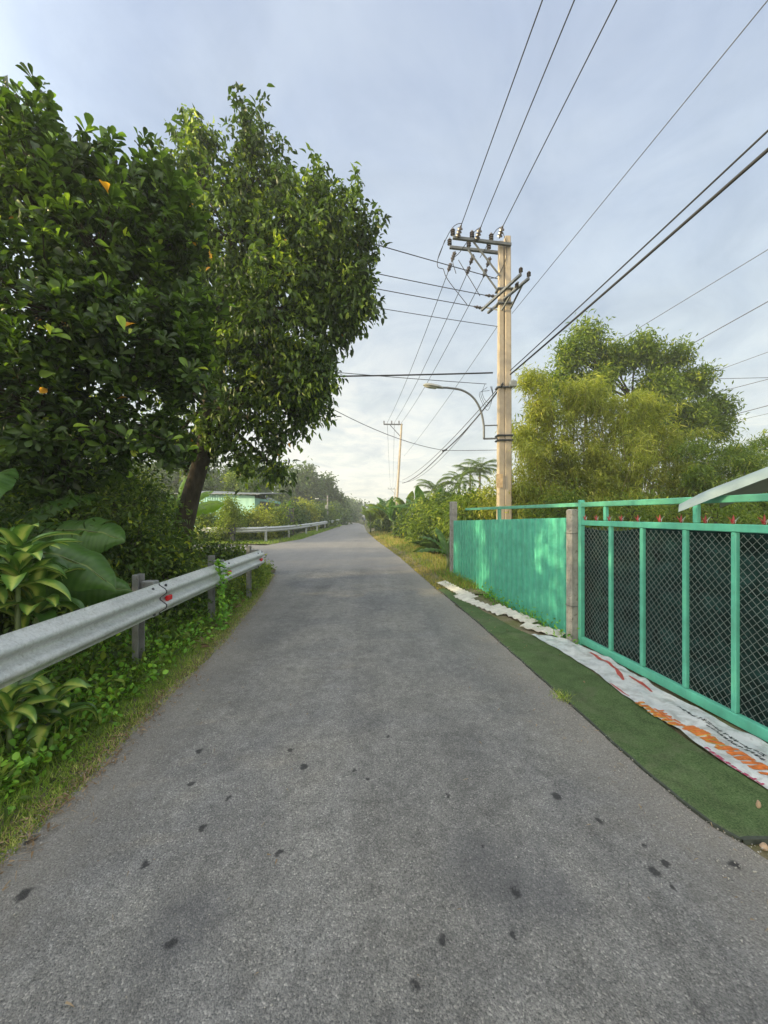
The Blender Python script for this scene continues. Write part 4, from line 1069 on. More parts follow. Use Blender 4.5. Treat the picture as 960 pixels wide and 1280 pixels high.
# --- banana plants
def banana_leaf(base, az, el0, L, W, droop, mat, par, name='leaf', tears=6, sag=.5, twist=0.0, seed=0, roll=0):
    """midrib starts at base heading az with elevation el0 (deg) and bends down by droop (deg) along its length"""
    rr = random.Random(seed); n = 34; p = Vector(base); el = math.radians(el0); az = math.radians(az)
    mids = []; step = L / n
    for i in range(n + 1):
        mids.append(p.copy()); e = el - math.radians(droop) * (i / n) ** 1.3
        p = p + Vector((math.cos(az) * math.cos(e), math.sin(az) * math.cos(e), math.sin(e))) * step
    V = []; Q = []; RIB = []; MID = []
    for side in (-1, 1):
        tear = sorted(rr.sample(range(6, n - 2), tears)) if tears else []
        seg = 0; offs = [rr.uniform(-.14, .18) for _ in range(len(tear) + 1)]
        prev = None; m_ = 6
        for i in range(n + 1):
            t = i / n
            w = W / 2 * min(1, (t / .12 + .05)) ** .6 * (1 - max(0, (t - .62) / .38) ** 2.2) + .004
            tan = (mids[min(i + 1, n)] - mids[max(i - 1, 0)]).normalized()
            sd = tan.cross(Vector((0, 0, 1))); sd = sd.normalized() if sd.length > 1e-4 else Vector((1, 0, 0))
            nr = sd.cross(tan); ro_ = math.radians(roll); sd, nr = sd * math.cos(ro_) - nr * math.sin(ro_), nr * math.cos(ro_) + sd * math.sin(ro_)
            a0 = math.radians(22) + twist * side
            def row(of):
                base_i = len(V)
                for j in range(m_ + 1):
                    u = j / m_; a = a0 - (sag * 1.6 + of) * u
                    q = mids[i] + sd * side * w * u * math.cos(a * .6) + nr * (w * u * math.sin(a) ) + tan * (w * .18 * u) + Vector((0, 0, .012 * math.sin(t * 40 + u * 2)))
                    V.append(tuple(q)); RIB.append(t); MID.append(u)
                return base_i
            b = row(offs[seg] * max(0, 1))
            if prev is not None:
                for j in range(m_): Q.append((prev + j, prev + j + 1, b + j + 1, b + j))
            prev = b
            if i in tear:
                seg += 1; prev = row(offs[seg])
    o = np_obj(name, V, Q, M[mat], None, {'rib': RIB, 'mid': MID}, True)
    if par is not None: put(o, par)
    mr = MB(); mr.tube(mids[:-2], list(np.linspace(W * .035, .003, n - 1)), 6); k = mr.build('midrib', M['stem'], None, True)
    k.parent = o; k.matrix_parent_inverse = Matrix.Identity(4) if par is None else Matrix.Translation(Vector((0, 0, 0)))
    return o
def banana(label, base, h, specs, mat='banana', group='banana plants', name='banana_plant', cat='banana plant'):
    t = thing(name, label, cat, group, base); b = Vector(base)
    m = MB(); m.tube([b, b + Vector((.02, 0, h * .5)), b + Vector((.0, .02, h))], [h * .055 + .02, h * .045 + .015, h * .028 + .01], 9); put(m.build('stem', M['stem'], None, True), t)
    for i, s in enumerate(specs):
        az, el, L, W, dr, tears = s[:6]
        banana_leaf(b + Vector((0, 0, h * (.9 + .02 * i))), az, el, L, W, dr, s[6] if len(s) > 6 else mat, t, 'leaf', tears, .5, 0, i * 7 + int(h * 100), s[7] if len(s) > 7 else 0)
    return t
banana('banana plant with two big smooth leaves arching behind the near guardrail', (-3.75, 3.1, 0), 1.12, [(2, 34, 1.70, .46, 84, 1, 'banana', 40), (20, 4, 1.5, .42, 24, 1, 'banana', 62), (150, 60, 1.4, .4, 80, 3), (100, 70, 1.5, .4, 60, 5)])
banana('banana plant with torn drooping leaves in the shade under the glossy tree', (-4.4, 4.3, 0), 1.30, [(4, 28, 1.5, .6, 55, 9, 'banana', 45), (60, 60, 1.5, .45, 80, 8), (130, 60, 1.4, .45, 70, 8)])
# lime leaf behind the trunk
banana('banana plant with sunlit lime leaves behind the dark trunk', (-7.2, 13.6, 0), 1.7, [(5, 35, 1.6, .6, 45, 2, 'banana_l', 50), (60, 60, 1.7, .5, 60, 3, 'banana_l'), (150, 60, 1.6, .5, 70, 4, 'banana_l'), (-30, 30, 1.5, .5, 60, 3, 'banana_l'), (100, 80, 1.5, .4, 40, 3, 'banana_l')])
# plants near the end of the fence
banana('young banana plant with two pale leaves beside the end post of the green fence', (1.75, 10.6, 0), .55, [(178, 62, 1.0, .26, 75, 1), (200, 30, 1.0, .26, 60, 2), (120, 75, .9, .25, 50, 2), (60, 60, .9, .25, 60, 2)])
def std(rr, n, L, W, mat): return [(k * 360 / n + rr.uniform(-25, 25), rr.uniform(45, 82), L * rr.uniform(.8, 1.15), W * rr.uniform(.85, 1.15), rr.uniform(40, 95), rr.choice((3, 5, 7)), mat) for k in range(n)]
rr = random.Random(5)
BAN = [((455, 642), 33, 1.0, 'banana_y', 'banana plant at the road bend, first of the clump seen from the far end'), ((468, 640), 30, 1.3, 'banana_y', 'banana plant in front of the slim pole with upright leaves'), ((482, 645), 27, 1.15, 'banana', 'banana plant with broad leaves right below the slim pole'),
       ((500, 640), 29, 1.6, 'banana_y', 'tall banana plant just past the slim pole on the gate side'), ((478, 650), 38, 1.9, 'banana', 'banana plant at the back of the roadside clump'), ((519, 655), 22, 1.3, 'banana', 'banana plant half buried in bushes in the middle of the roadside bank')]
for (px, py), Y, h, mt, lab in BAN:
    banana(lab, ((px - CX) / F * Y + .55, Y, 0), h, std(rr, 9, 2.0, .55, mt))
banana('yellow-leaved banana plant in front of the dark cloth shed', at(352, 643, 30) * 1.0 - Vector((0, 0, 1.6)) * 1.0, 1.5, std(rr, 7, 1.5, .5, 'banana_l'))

# --- palms
def palm(label, base, h, L, n=16, group='palms'):
    t = thing('palm_tree', label, 'palm', group, base); b = Vector(base)
    m = MB(); top = b + Vector((.15, .1, h)); m.tube([b, b.lerp(top, .5) + Vector((.06, 0, 0)), top], [.13, .10, .085], 8); put(m.build('trunk', M['palmbark'], None, True), t)
    P = []; D = []; U = []; LL = []; r = MB()
    for i in range(n):
        az = i * 2.4; el = math.radians(rng.uniform(10, 80)); p = top.copy(); pts = [p.copy()]; k = 16
        for j in range(k):
            e = el - 1.6 * (j / k) ** 1.4; dd = Vector((math.cos(az) * math.cos(e), math.sin(az) * math.cos(e), math.sin(e))); p = p + dd * L / k; pts.append(p.copy())
            if j > 1:
                sd = dd.cross(Vector((0, 0, 1))).normalized()
                for s_ in (-1, 1):
                    for q in (0, .5):
                        P.append(p - dd * q * L / k); D.append(sd * s_ + dd * .7 + Vector((0, 0, -.35))); U.append(Vector((0, 0, 1))); LL.append(L * .34 * math.sin(PI * (.12 + .8 * j / k)))
        r.tube(pts, list(np.linspace(.022, .004, len(pts))), 4, False)
    LL = np.array(LL)
    cr = leaves('crown', T_RH, np.array([tuple(x) for x in P]), unit(np.array([tuple(x) for x in D])), np.array([tuple(x) for x in U]), LL, LL * .11, rng.random(len(P)) * .7, M['green']); put(cr, t)
    rb = r.build('frond_stalk', M['stem'], None, True); put(rb, t)
for px, py, Y, L, lab in ((541, 616, 30, 1.9, 'short palm with a dark crown above the roadside bushes'), (572, 606, 30, 1.9, 'slender palm standing beside the concrete end post'), (586, 595, 33, 2.0, 'taller of the two grouped palms near the twin pole'), (598, 588, 34, 2.1, 'palm with the highest crown, closest to the twin pole')):
    p = at(px, py, Y); palm(lab, (p.x, Y, 0), p.z, L)

# --- roadside bushes on the gate side of the road, beyond the fence
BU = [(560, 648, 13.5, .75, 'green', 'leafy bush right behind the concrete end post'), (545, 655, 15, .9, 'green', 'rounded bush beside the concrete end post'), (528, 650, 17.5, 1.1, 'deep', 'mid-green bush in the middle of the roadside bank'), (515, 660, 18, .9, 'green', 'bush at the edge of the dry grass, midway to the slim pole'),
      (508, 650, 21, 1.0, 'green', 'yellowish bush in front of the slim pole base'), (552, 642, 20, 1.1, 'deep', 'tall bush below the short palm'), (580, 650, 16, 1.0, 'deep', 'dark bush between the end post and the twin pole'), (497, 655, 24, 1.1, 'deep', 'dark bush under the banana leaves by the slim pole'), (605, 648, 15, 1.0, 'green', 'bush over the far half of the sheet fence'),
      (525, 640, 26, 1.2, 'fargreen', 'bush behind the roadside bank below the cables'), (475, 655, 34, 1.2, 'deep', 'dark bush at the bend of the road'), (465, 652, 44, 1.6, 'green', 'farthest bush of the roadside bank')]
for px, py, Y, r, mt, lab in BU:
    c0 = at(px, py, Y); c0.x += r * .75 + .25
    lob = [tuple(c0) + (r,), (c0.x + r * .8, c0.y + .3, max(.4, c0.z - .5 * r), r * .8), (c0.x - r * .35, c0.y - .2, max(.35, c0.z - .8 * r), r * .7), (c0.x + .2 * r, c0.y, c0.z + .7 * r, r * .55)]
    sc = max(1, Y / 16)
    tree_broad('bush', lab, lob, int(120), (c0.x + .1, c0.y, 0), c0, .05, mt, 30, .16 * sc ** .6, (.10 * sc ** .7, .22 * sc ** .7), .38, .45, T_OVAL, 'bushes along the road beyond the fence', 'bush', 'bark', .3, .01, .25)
# spiky plant in the bank
def spiky(label, base, n, L, W, mat='green', group=None, name='spiky_plant', cat='plant'):
    t = thing(name, label, cat, group, base); b = np.array(base)
    az = np.arange(n) * 2.4 + rng.normal(size=n) * .3; el = np.radians(rng.uniform(15, 80, n))
    d = np.stack([np.cos(az) * np.cos(el), np.sin(az) * np.cos(el), np.sin(el)], 1)
    l = L * rng.uniform(.7, 1.1, n)
    put(leaves('foliage', tmpl([0, .2, .5, .8, 1], [.25, .45, .5, .3, .02], .25, .3), np.repeat(b[None], n, 0) + d * .03 + np.array([0, 0, .12]), d, np.repeat(np.array([[0, 0, 1.0]]), n, 0), l, W, rng.random(n) * .6, M[mat]), t)
    m = MB(); m.tube([Vector(base), Vector(base) + Vector((0, 0, .16))], [.05, .04], 7); put(m.build('stem', M['palmbark']), t)
p = gd(537, 700); spiky('spiky grey-green plant among the bushes near the road edge', (p.x + .3, 14, 0), 26, .95, .10, 'fargreen')

# --- dracaena with pale-striped straps: one above the rail, one below
def strap_plant(label, base, heads, group, L=(.34, .5), W=.085, nl=15):
    t = thing('dracaena', label, 'plant', group, base); b = Vector(base)
    for hi, (dx, dy, z) in enumerate(heads):
        hpt = b + Vector((dx, dy, z))
        m = MB(); m.tube([b, b.lerp(hpt, .6) + Vector((0, 0, .05)), hpt], [.02, .017, .014], 7); put(m.build('stem', M['stem'], None, True), t)
        V = []; Q = []; RIB = []; MID = []
        for i in range(nl):
            az = i * 2.4 + rng.normal() * .25; el = math.radians(78 - 62 * i / nl + rng.normal() * 8); l = rng.uniform(*L); dr = math.radians(rng.uniform(70, 125)); p = hpt + Vector((0, 0, .10 - .14 * i / nl)); n = 12
            w0 = W * rng.uniform(.8, 1.15); side_t = 1.0 if rng.random() < .25 else 0.0; wav = rng.random() * 6
            for k in range(n + 1):
                s_ = k / n; e = el - dr * s_ ** 1.2
                d = Vector((math.cos(az) * math.cos(e), math.sin(az) * math.cos(e), math.sin(e))); sd = d.cross(Vector((0, 0, 1))).normalized(); nr = sd.cross(d)
                w = w0 / 2 * min(1, s_ / .3 + .25) * (1 - max(0, (s_ - .5) / .5) ** 2.2) + .001
                bi = len(V)
                for u in (-1, -.5, 0, .5, 1):
                    V.append(tuple(p + sd * u * w + nr * (abs(u) * w * .45 + .006 * math.sin(wav + s_ * 9 + u)))); RIB.append(side_t); MID.append(abs(u))
                if k:
                    for q in range(4): Q.append((bi - 5 + q, bi - 4 + q, bi + q + 1, bi + q))
                p = p + d * l / n
        o = np_obj('leaf_rosette', V, Q, M['strap'], None, {'rib': RIB, 'mid': MID}, True); put(o, t)
    return t
strap_plant('striped yellow-green strap-leaved plant rising above the guardrail', (-2.62, 2.75, 0), [(.02, -.02, 1.10), (-.12, .12, 1.2), (-.3, -.1, 1.0), (.05, .10, .86), (-.2, .2, .8)], 'strap-leaved plants', (.30, .46), .115, 15)
strap_plant('darker strap-leaved plant drooping on the ground below the guardrail', (-2.28, 2.35, 0), [(-.02, 0, .30), (-.12, .12, .26), (.04, .22, .2)], 'strap-leaved plants', (.26, .38), .095, 13)

# --- undergrowth between rail and trunks
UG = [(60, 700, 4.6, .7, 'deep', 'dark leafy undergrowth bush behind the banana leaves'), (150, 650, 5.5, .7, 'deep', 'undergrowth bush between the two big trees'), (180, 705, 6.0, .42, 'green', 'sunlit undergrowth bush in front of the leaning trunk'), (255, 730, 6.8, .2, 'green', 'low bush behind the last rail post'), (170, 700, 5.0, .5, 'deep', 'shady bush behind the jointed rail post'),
      (105, 515, 7.0, .95, 'deep', 'hidden sapling bush added behind the glossy tree to keep sun off the fence'), (20, 640, 5.6, .8, 'deep', 'black-green bush in deepest shade at the foot of the glossy tree'), (100, 590, 7.5, 1.25, 'deep', 'tall bush in the gap between the trunks'), (160, 610, 8.4, .6, 'deep', 'bush with backlit yellow leaves next to the leaning trunk'), (266, 700, 8.3, .40, 'deep', 'shady bush on the corner behind the end of the guardrail'), (292, 702, 8.7, .32, 'green', 'sunlit low bush on the tip of the verge past the guardrail'), (-70, 660, 4.4, .9, 'deep', 'bush behind the strap-leaved plant')]  # sapling bush added and gap bush enlarged to block sun from the fence
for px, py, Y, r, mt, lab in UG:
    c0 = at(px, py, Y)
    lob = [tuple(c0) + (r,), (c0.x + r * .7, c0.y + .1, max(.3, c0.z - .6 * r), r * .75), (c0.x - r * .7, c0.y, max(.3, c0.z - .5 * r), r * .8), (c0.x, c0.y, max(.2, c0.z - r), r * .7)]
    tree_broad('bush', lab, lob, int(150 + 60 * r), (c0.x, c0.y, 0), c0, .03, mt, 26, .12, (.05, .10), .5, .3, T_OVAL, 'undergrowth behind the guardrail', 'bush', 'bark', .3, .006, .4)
# back row far behind the near trees on the left, so that only specks of sky show through
BK = [(-11, 9.5, 2.0, 1.9, 'leafy tree row bush seen through gaps, behind the glossy tree'), (-9, 13, 1.6, 1.4, 'bush beyond the side road edge, glimpsed behind the lime banana leaves'), (-8.5, 3.6, 1.9, 1.6, 'unseen hedge bush added to keep low sun off the near road'), (-14, 13.5, 3.2, 2.2, 'tall bush far behind the two big trees')]  # bush nearest the camera is out of view, added as a sun blocker
for x, y, z, r, lab in BK:
    lob = [(x, y, z, r), (x + r * .8, y + .3, z * .6, r * .8), (x - r * .8, y - .3, z * .6, r * .8), (x, y - r * .7, z * .7, r * .7)]
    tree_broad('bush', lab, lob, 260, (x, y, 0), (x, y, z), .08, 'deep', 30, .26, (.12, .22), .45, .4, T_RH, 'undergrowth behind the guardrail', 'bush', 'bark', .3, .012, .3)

tree_broad('tree', 'unseen leafy tree added out of frame to shade the near road', [(-7.5, .6, 2.6, 1.9), (-7.2, -1.2, 2.2, 1.7), (-7.8, 1.8, 3.6, 1.5), (-8.5, -.5, 3.9, 1.7), (-7.0, .4, 1.0, 1.2), (-6.9, -1.6, .9, 1.1)], 420, (-7.7, .2, 0), (-7.7, .2, 2.8), .14, 'deep', 34, .24, (.14, .24), .5, .4, T_RH, None, 'tree', 'bark', .2, .012, .2)  # added out-of-frame tree, there to block the low sun from the near road
# --- across the side road: shrubs, trees, sheds
p = at(286, 640, 21.6); lob = [(p.x, p.y, 1.4, .55), (p.x + .1, p.y, 1.9, .42), (p.x - .3, p.y, .9, .5), (p.x + .3, p.y + .1, .9, .5), (p.x, p.y, 2.25, .22)]
tree_broad('bush', 'light green rounded bush standing behind the dark joint of the far guardrail', lob, 150, (p.x, p.y, 0), (p.x, p.y, 1.6), .04, 'green', 34, .15, (.10, .17), .45, .3, T_RH, None, 'bush', 'bark', .3, .008, .3, .8, .4, .2)
for px, Y, z, r, mt, lab in ((318, 31, 3.5, .95, 'fargreen', 'young tree rising behind the open end of the cyan shed'), (254, 33, 4.0, 1.0, 'fargreen', 'young tree in front of the grey gable, behind the cyan shed roof'), (292, 33.5, 4.3, .8, 'green', 'thin leafy treetop overlapping the grey gabled roof'), (262, 22.5, 1.1, .9, 'green', 'low yellow-green hedge bush in front of the cyan shed'), (300, 23.5, .9, .8, 'green', 'low bush in front of the bright end of the cyan shed'), (325, 24, 1.0, .8, 'bamboo', 'dry brownish bush by the dark cloth wall'), (340, 26, 1.2, 1.0, 'green', 'bush in front of the dark cloth wall'), (352, 31, 1.4, 1.2, 'deep', 'dark bush under the yellow banana leaves'),
                             (366, 36, 1.4, 1.1, 'fargreen', 'grey-green bush beyond the sheds'), (379, 38, 1.9, 1.0, 'bamboo', 'tall dry brown thicket between the green bushes'), (389, 42, 1.3, 1.2, 'fargreen', 'bush left of the far lamp post'), (403, 48, 1.5, 1.3, 'green', 'bush with yellow leaves behind the far lamp post'), (418, 58, 1.4, 1.5, 'fargreen', 'far bush beside the road where it vanishes'), (430, 80, 1.6, 1.9, 'fargreen', 'hazy bush where the road vanishes')):
    x = (px - CX) / F * Y; lob = [(x, Y, z, r), (x - r * .8, Y + .3, z * .7, r * .8), (x + r * .7, Y - .2, z * .6, r * .7)]
    sc = max(1, Y / 18)
    tree_broad('bush', lab, lob, 130, (x, Y, 0), (x, Y, z), .05, mt, 32, .17 * sc ** .7, (.12 * sc ** .8, .2 * sc ** .8), .45, .3, T_RH, 'bushes across the side road', 'bush', 'bark', .3, .012, .25)
def far_tree(lab, px, Y, lobes, n, r0, mt='fargreen', L=(.45, .8), sig=.5, per=26):
    lo = px_lobes([(a, b, Y, r) for a, b, r in lobes]); x = (px - CX) / F * Y
    tree_broad('tree', lab, lo, n, (x, Y, 0), (x, Y, lo[0][2]), r0, mt, per, sig, L, .5, .2, T_RH, 'distant trees', 'tree', 'bark', .35, .05, .25)
far_tree('rounded hazy grey-green tree beyond the sheds', 378, 62, [(376, 602, 2.2), (362, 612, 2.0), (388, 614, 1.7), (372, 626, 2.4), (392, 634, 1.8), (352, 630, 2.0)], 340, .35)
far_tree('pointed dark tree with layered branches beside the far lamp post', 411, 66, [(410, 600, .6), (409, 609, 1.1), (411, 620, 1.7), (407, 632, 2.1), (419, 636, 1.7)], 260, .25)
far_tree('hazy tree farthest down the road', 436, 120, [(434, 637, 2.8), (446, 642, 3), (424, 641, 3), (455, 645, 3)], 200, .3, 'fargreen', (.7, 1.2), .9)
far_tree('tall hazy tree behind the grey gabled house', 330, 50, [(318, 598, 2.2), (300, 605, 2.2), (310, 615, 2.6)], 200, .3)
far_tree('tree beyond the cyan shed, behind the dark trunk', 250, 46, [(250, 600, 3), (215, 600, 3), (230, 620, 3), (190, 610, 3)], 260, .3)
# woods on the horizon
n = 7000; ang = rng.uniform(0, 2 * PI, n); R_ = rng.uniform(150, 185, n)
pos = np.stack([np.cos(ang) * R_, np.sin(ang) * R_, rng.random(n) ** .8 * (6.5 + 2.5 * np.sin(ang * 23) + 1.5 * np.sin(ang * 61))], 1)
d = rdir(n); tag(leaves('far_woods', T_RH, pos, d, rdir(n), 3.2, 2.4, rng.random(n) * .7, M['fargreen']), kind='stuff')

# --- grass, weeds, litter (stuff)
def blades(name, xs, ysv, zs, hgt, wid, mat, tone, lean=.55):
    n = len(xs); d = unit(np.stack([rng.normal(size=n) * lean, rng.normal(size=n) * lean, np.ones(n)], 1))
    return tag(leaves(name, T_BLADE, np.stack([xs, ysv, zs], 1), d, rdir(n), hgt, wid, tone, M[mat]), kind='stuff')
def vz(x, y):
    d = np.abs(x - np.array([tipx(v) for v in y])); n_ = np.array([.02 * nz(a, b, 2.1) * min(1, e * 2) + .008 * nz(a, b, 9) * min(1, e * 3) for a, b, e in zip(x, y, d)]); return -.014 + np.minimum(d, .5) * .09 - .006 + n_
n = 85000
yv = .9 + 9.3 * rng.random(n) ** 1.8; lx = np.interp(yv, LP[:, 0], LP[:, 1]); dd = rng.random(n) ** 1.15 * 1.15 - .05
keepm = np.array([nz(a, b, 1.7, 3) > -.95 for a, b in zip(dd * 3, yv)]) | (dd > .10)
yv, lx, dd = yv[keepm], lx[keepm], dd[keepm]; n = len(yv); xv = lx - dd
edgeness = np.clip(1 - dd / .35, 0, 1)
blades('verge_grass', xv, yv, vz(xv, yv), (.035 + .07 * rng.random(n)) * (.45 + .9 * np.clip(dd, 0, .8)), .004 + .003 * rng.random(n), 'grassy', np.clip(rng.random(n) * .62 + edgeness * .75 * rng.random(n), 0, 1))
n = 5200; yv = 1.1 + 9.0 * rng.random(n) ** 1.6; dd = .30 + 1.1 * rng.random(n); keepm = np.array([nz(a, b, 1.4, 8) > -.05 for a, b in zip(dd * 2, yv)]); yv, dd = yv[keepm], dd[keepm]; n = len(yv); xv = np.interp(yv, LP[:, 0], LP[:, 1]) - dd
blades('tall_grass', xv, yv, vz(xv, yv), .10 + .16 * rng.random(n), .006 + .004 * rng.random(n), 'grassy', rng.random(n) * .8, .5)
# creeping leafy weeds: thick nearer to the rail
n = 3000; yv = 1.2 + 8.6 * rng.random(n) ** 1.5; dd = .22 + rng.random(n) ** .8 * 1.5; xv = np.interp(yv, LP[:, 0], LP[:, 1]) - dd
c = np.stack([xv, yv, vz(xv, yv) + .03 + .22 * np.clip(dd - .2, 0, .8) * rng.random(n)], 1)
pos, d, up, k = scatter(c, np.repeat([[0, 0, 1.0]], n, 0), 15, .055, -.1, .2); pos[:, 2] = np.maximum(pos[:, 2], .008)
l = rng.uniform(.028, .06, len(pos)); keepm = pos[:, 0] < np.interp(pos[:, 1], LP[:, 0], LP[:, 1]) - .08
half = rng.random(len(pos)) < .45; hk = keepm & half; keepm = keepm & ~half
tag(leaves('verge_creepers', T_OVAL, pos[hk], d[hk], up[hk], l[hk] * 1.5, l[hk] * .55, np.clip(rng.random(hk.sum()) * .75, 0, .97), M['green']), kind='stuff')
tag(leaves('verge_weeds', T_ROUND, pos[keepm], d[keepm], up[keepm], l[keepm], l[keepm] * .8, np.clip(rng.random(keepm.sum()) * .6 + (rng.random(n) * .38)[k][keepm], 0, .97), M['weed']), kind='stuff')
# ground cover behind the rail
n = 1500; yv = .5 + 9.4 * rng.random(n); xv = np.minimum(-2.5, np.interp(yv, LP[:, 0], LP[:, 1]) - .45) - rng.random(n) * 4.3
c = np.stack([xv, yv, .06 + .3 * rng.random(n)], 1); pos, d, up, k = scatter(c, np.repeat([[0, 0, 1.0]], n, 0), 16, .12, .0, .4); pos[:, 2] = np.maximum(pos[:, 2], .02)
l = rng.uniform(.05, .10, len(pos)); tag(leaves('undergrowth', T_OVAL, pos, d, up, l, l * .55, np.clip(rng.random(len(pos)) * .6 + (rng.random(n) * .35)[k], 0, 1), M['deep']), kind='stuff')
n = 420; yv = 7.2 + 3.8 * rng.random(n); xv = np.interp(yv, LP[:, 0], LP[:, 1]) - .12 - .7 * rng.random(n)
c = np.stack([xv, yv, .04 + .16 * rng.random(n)], 1); pos, d, up, k = scatter(c, np.repeat([[0, 0, 1.0]], n, 0), 16, .07, -.1, .5); pos[:, 2] = np.maximum(pos[:, 2], .01); kp = pos[:, 0] < np.interp(pos[:, 1], LP[:, 0], LP[:, 1]) + .02
l = rng.uniform(.03, .075, len(pos)); tag(leaves('corner_weeds', T_OVAL, pos[kp], d[kp], up[kp], l[kp], l[kp] * .5, (rng.random(len(pos)) * .9)[kp], M['green']), kind='stuff')
# dead leaves on the corner and at the rail foot
n = 900; yv = 4.5 + 5.6 * rng.random(n); xv = np.interp(yv, LP[:, 0], LP[:, 1]) - .15 - 1.0 * rng.random(n) ** 1.2
pos = np.stack([xv, yv, vz(xv, yv) + .015 + .03 * rng.random(n)], 1); d = unit(rdir(n) * np.array([1, 1, .3])); l = rng.uniform(.04, .11, n)
tag(leaves('leaf_litter', T_OVAL, pos, d, np.repeat([[0, 0, 1.0]], n, 0) + rdir(n) * .5, l, l * .45, rng.random(n), M['brownleaf']), kind='stuff')
# straw and crumbs where the grass meets the asphalt
n = 5200; yv = .9 + 9.2 * rng.random(n) ** 1.6; dd = rng.normal(size=n) * .075 + .01; xv = np.interp(yv, LP[:, 0], LP[:, 1]) - dd + .02
pos = np.stack([xv, yv, np.maximum(vz(xv, yv), .004) + .012 + .012 * rng.random(n)], 1); d = unit(rdir(n) * np.array([1, 1, .15])); l = rng.uniform(.012, .06, n)
tag(leaves('straw_litter', T_BLADE, pos, d, np.repeat([[0, 0, 1.0]], n, 0) + rdir(n) * .4, l, np.where(rng.random(n) < .75, .0025, .010), .35 + .65 * rng.random(n), M['brownleaf']), kind='stuff')
n = 420; yv = .8 + 7 * rng.random(n) ** 1.5; xv = np.where(rng.random(n) < .7, np.interp(yv, RP[:, 0], RP[:, 1]) - np.abs(rng.normal(size=n)) * .22 - .02, rng.uniform(-1.7, 1.5, n))
pos = np.stack([xv, yv, np.full(n, .018)], 1); d = unit(rdir(n) * np.array([1, 1, .1])); l = rng.uniform(.008, .035, n)
tag(leaves('road_litter', T_BLADE, pos, d, np.repeat([[0, 0, 1.0]], n, 0) + rdir(n) * .4, l, rng.uniform(.002, .007, n), .5 + .5 * rng.random(n), M['brownleaf']), kind='stuff')
# dry grass bank on the gate side
n = 16000; yv = 8.2 + 26 * rng.random(n) ** 1.6; dd = .02 + 2.4 * rng.random(n) ** 1.3; xv = np.interp(yv, RP[:, 0], RP[:, 1]) + dd
ok_ = xv < 2.0 - .0 * yv; xv, yv, dd = xv[ok_], yv[ok_], dd[ok_]; n = len(xv)
pat = np.array([nz(a, b, .8, 5) for a, b in zip(xv, yv)])
hh = (.05 + .22 * rng.random(n) * np.clip(dd * 1.3, .15, 1)) * (1 + .9 * np.clip(pat, 0, 1))
blades('dry_grass', xv, yv, np.full(n, -.01), hh, .008 + .0006 * yv, 'drygrass', np.clip(rng.random(n) * .7 + pat * .4, 0, 1), .4)
n = 5000; yv = 8.0 + 22 * rng.random(n) ** 1.5; xv = np.interp(yv, RP[:, 0], RP[:, 1]) + .35 + 2.2 * rng.random(n); ok_ = xv < 2.2; xv, yv = xv[ok_], yv[ok_]; n = len(xv)
blades('green_grass', xv, yv, np.full(n, -.01), .08 + .2 * rng.random(n), .010 + .0006 * yv, 'grassy', rng.random(n) * .7, .5)
# grass on the far verge below the distant guardrail
n = 14000; yv = 20.4 + 36 * rng.random(n) ** 1.5; xv = np.interp(yv, LP[:, 0], LP[:, 1]) - .02 - rng.random(n) * (1.2 + np.clip(24 - yv, 0, 4) * 1.6)
blades('far_grass', xv, yv, np.full(n, .0), .07 + .12 * rng.random(n), .014 + .0005 * yv, 'grassy', np.clip(.1 + rng.random(n) * .75, 0, 1), .6)
# weeds along the foot of the metal sheet and the gate post
n = 70; yv = 4.6 + 5.3 * rng.random(n); xv = np.array([FL(v, -.10).x for v in yv]) - .10 * rng.random(n) + .03
c = np.stack([xv, yv, .03 + .10 * rng.random(n) ** 2], 1); pos, d, up, k = scatter(c, np.repeat([[0, 0, 1.0]], n, 0), 12, .05, -.1, .8); l = rng.uniform(.03, .06, len(pos)); pos[:, 2] = np.maximum(pos[:, 2], .01)
tag(leaves('fence_weeds', T_OVAL, pos, d, up, l, l * .5, rng.random(len(pos)) * .7, M['weed']), kind='stuff')
# grass tuft on the road edge by the carpet, gravel crumbs
p = gd(703, 874); n = 160
blades('grass_tuft', p.x + rng.normal(size=n) * .035, p.y + rng.normal(size=n) * .05, np.full(n, .008), .02 + .05 * rng.random(n), .004, 'grassy', .4 + .6 * rng.random(n), .7)
n = 6000; yv = .9 + 7 * rng.random(n) ** 1.4; left = rng.random(n) < .45
xv = np.where(left, np.interp(yv, LP[:, 0], LP[:, 1]) + np.abs(rng.normal(size=n)) * .13 - .03, np.interp(yv, RP[:, 0], RP[:, 1]) - np.abs(rng.normal(size=n)) * .16 + .02)
extra = rng.random(n) < .25; xv = np.where(extra, rng.uniform(-1.7, 1.6, n), xv)
s = rng.uniform(.0018, .0065, n) * np.where(extra, .75, 1)
ico = np.array([(1,0,-.3),(-.5,.8,-.2),(-.6,-.8,-.3),(.1,0,.9)]); V = []; 
Rm = frames(rdir(n), rdir(n)); base = np.einsum('mij,nj->mni', Rm, ico) * s[:, None, None] + np.stack([xv, yv, .012 + s * .3], 1)[:, None]
Q = (np.array([(0,1,3),(1,2,3),(2,0,3),(0,2,1)])[None] + (np.arange(n) * 4)[:, None, None]).reshape(-1, 3)
gm = mat_plain('gravel_stone', (.36, .345, .31), .95, 0, .45, 60)
tag(np_obj('gravel', base.reshape(-1, 3), Q, gm), kind='stuff')
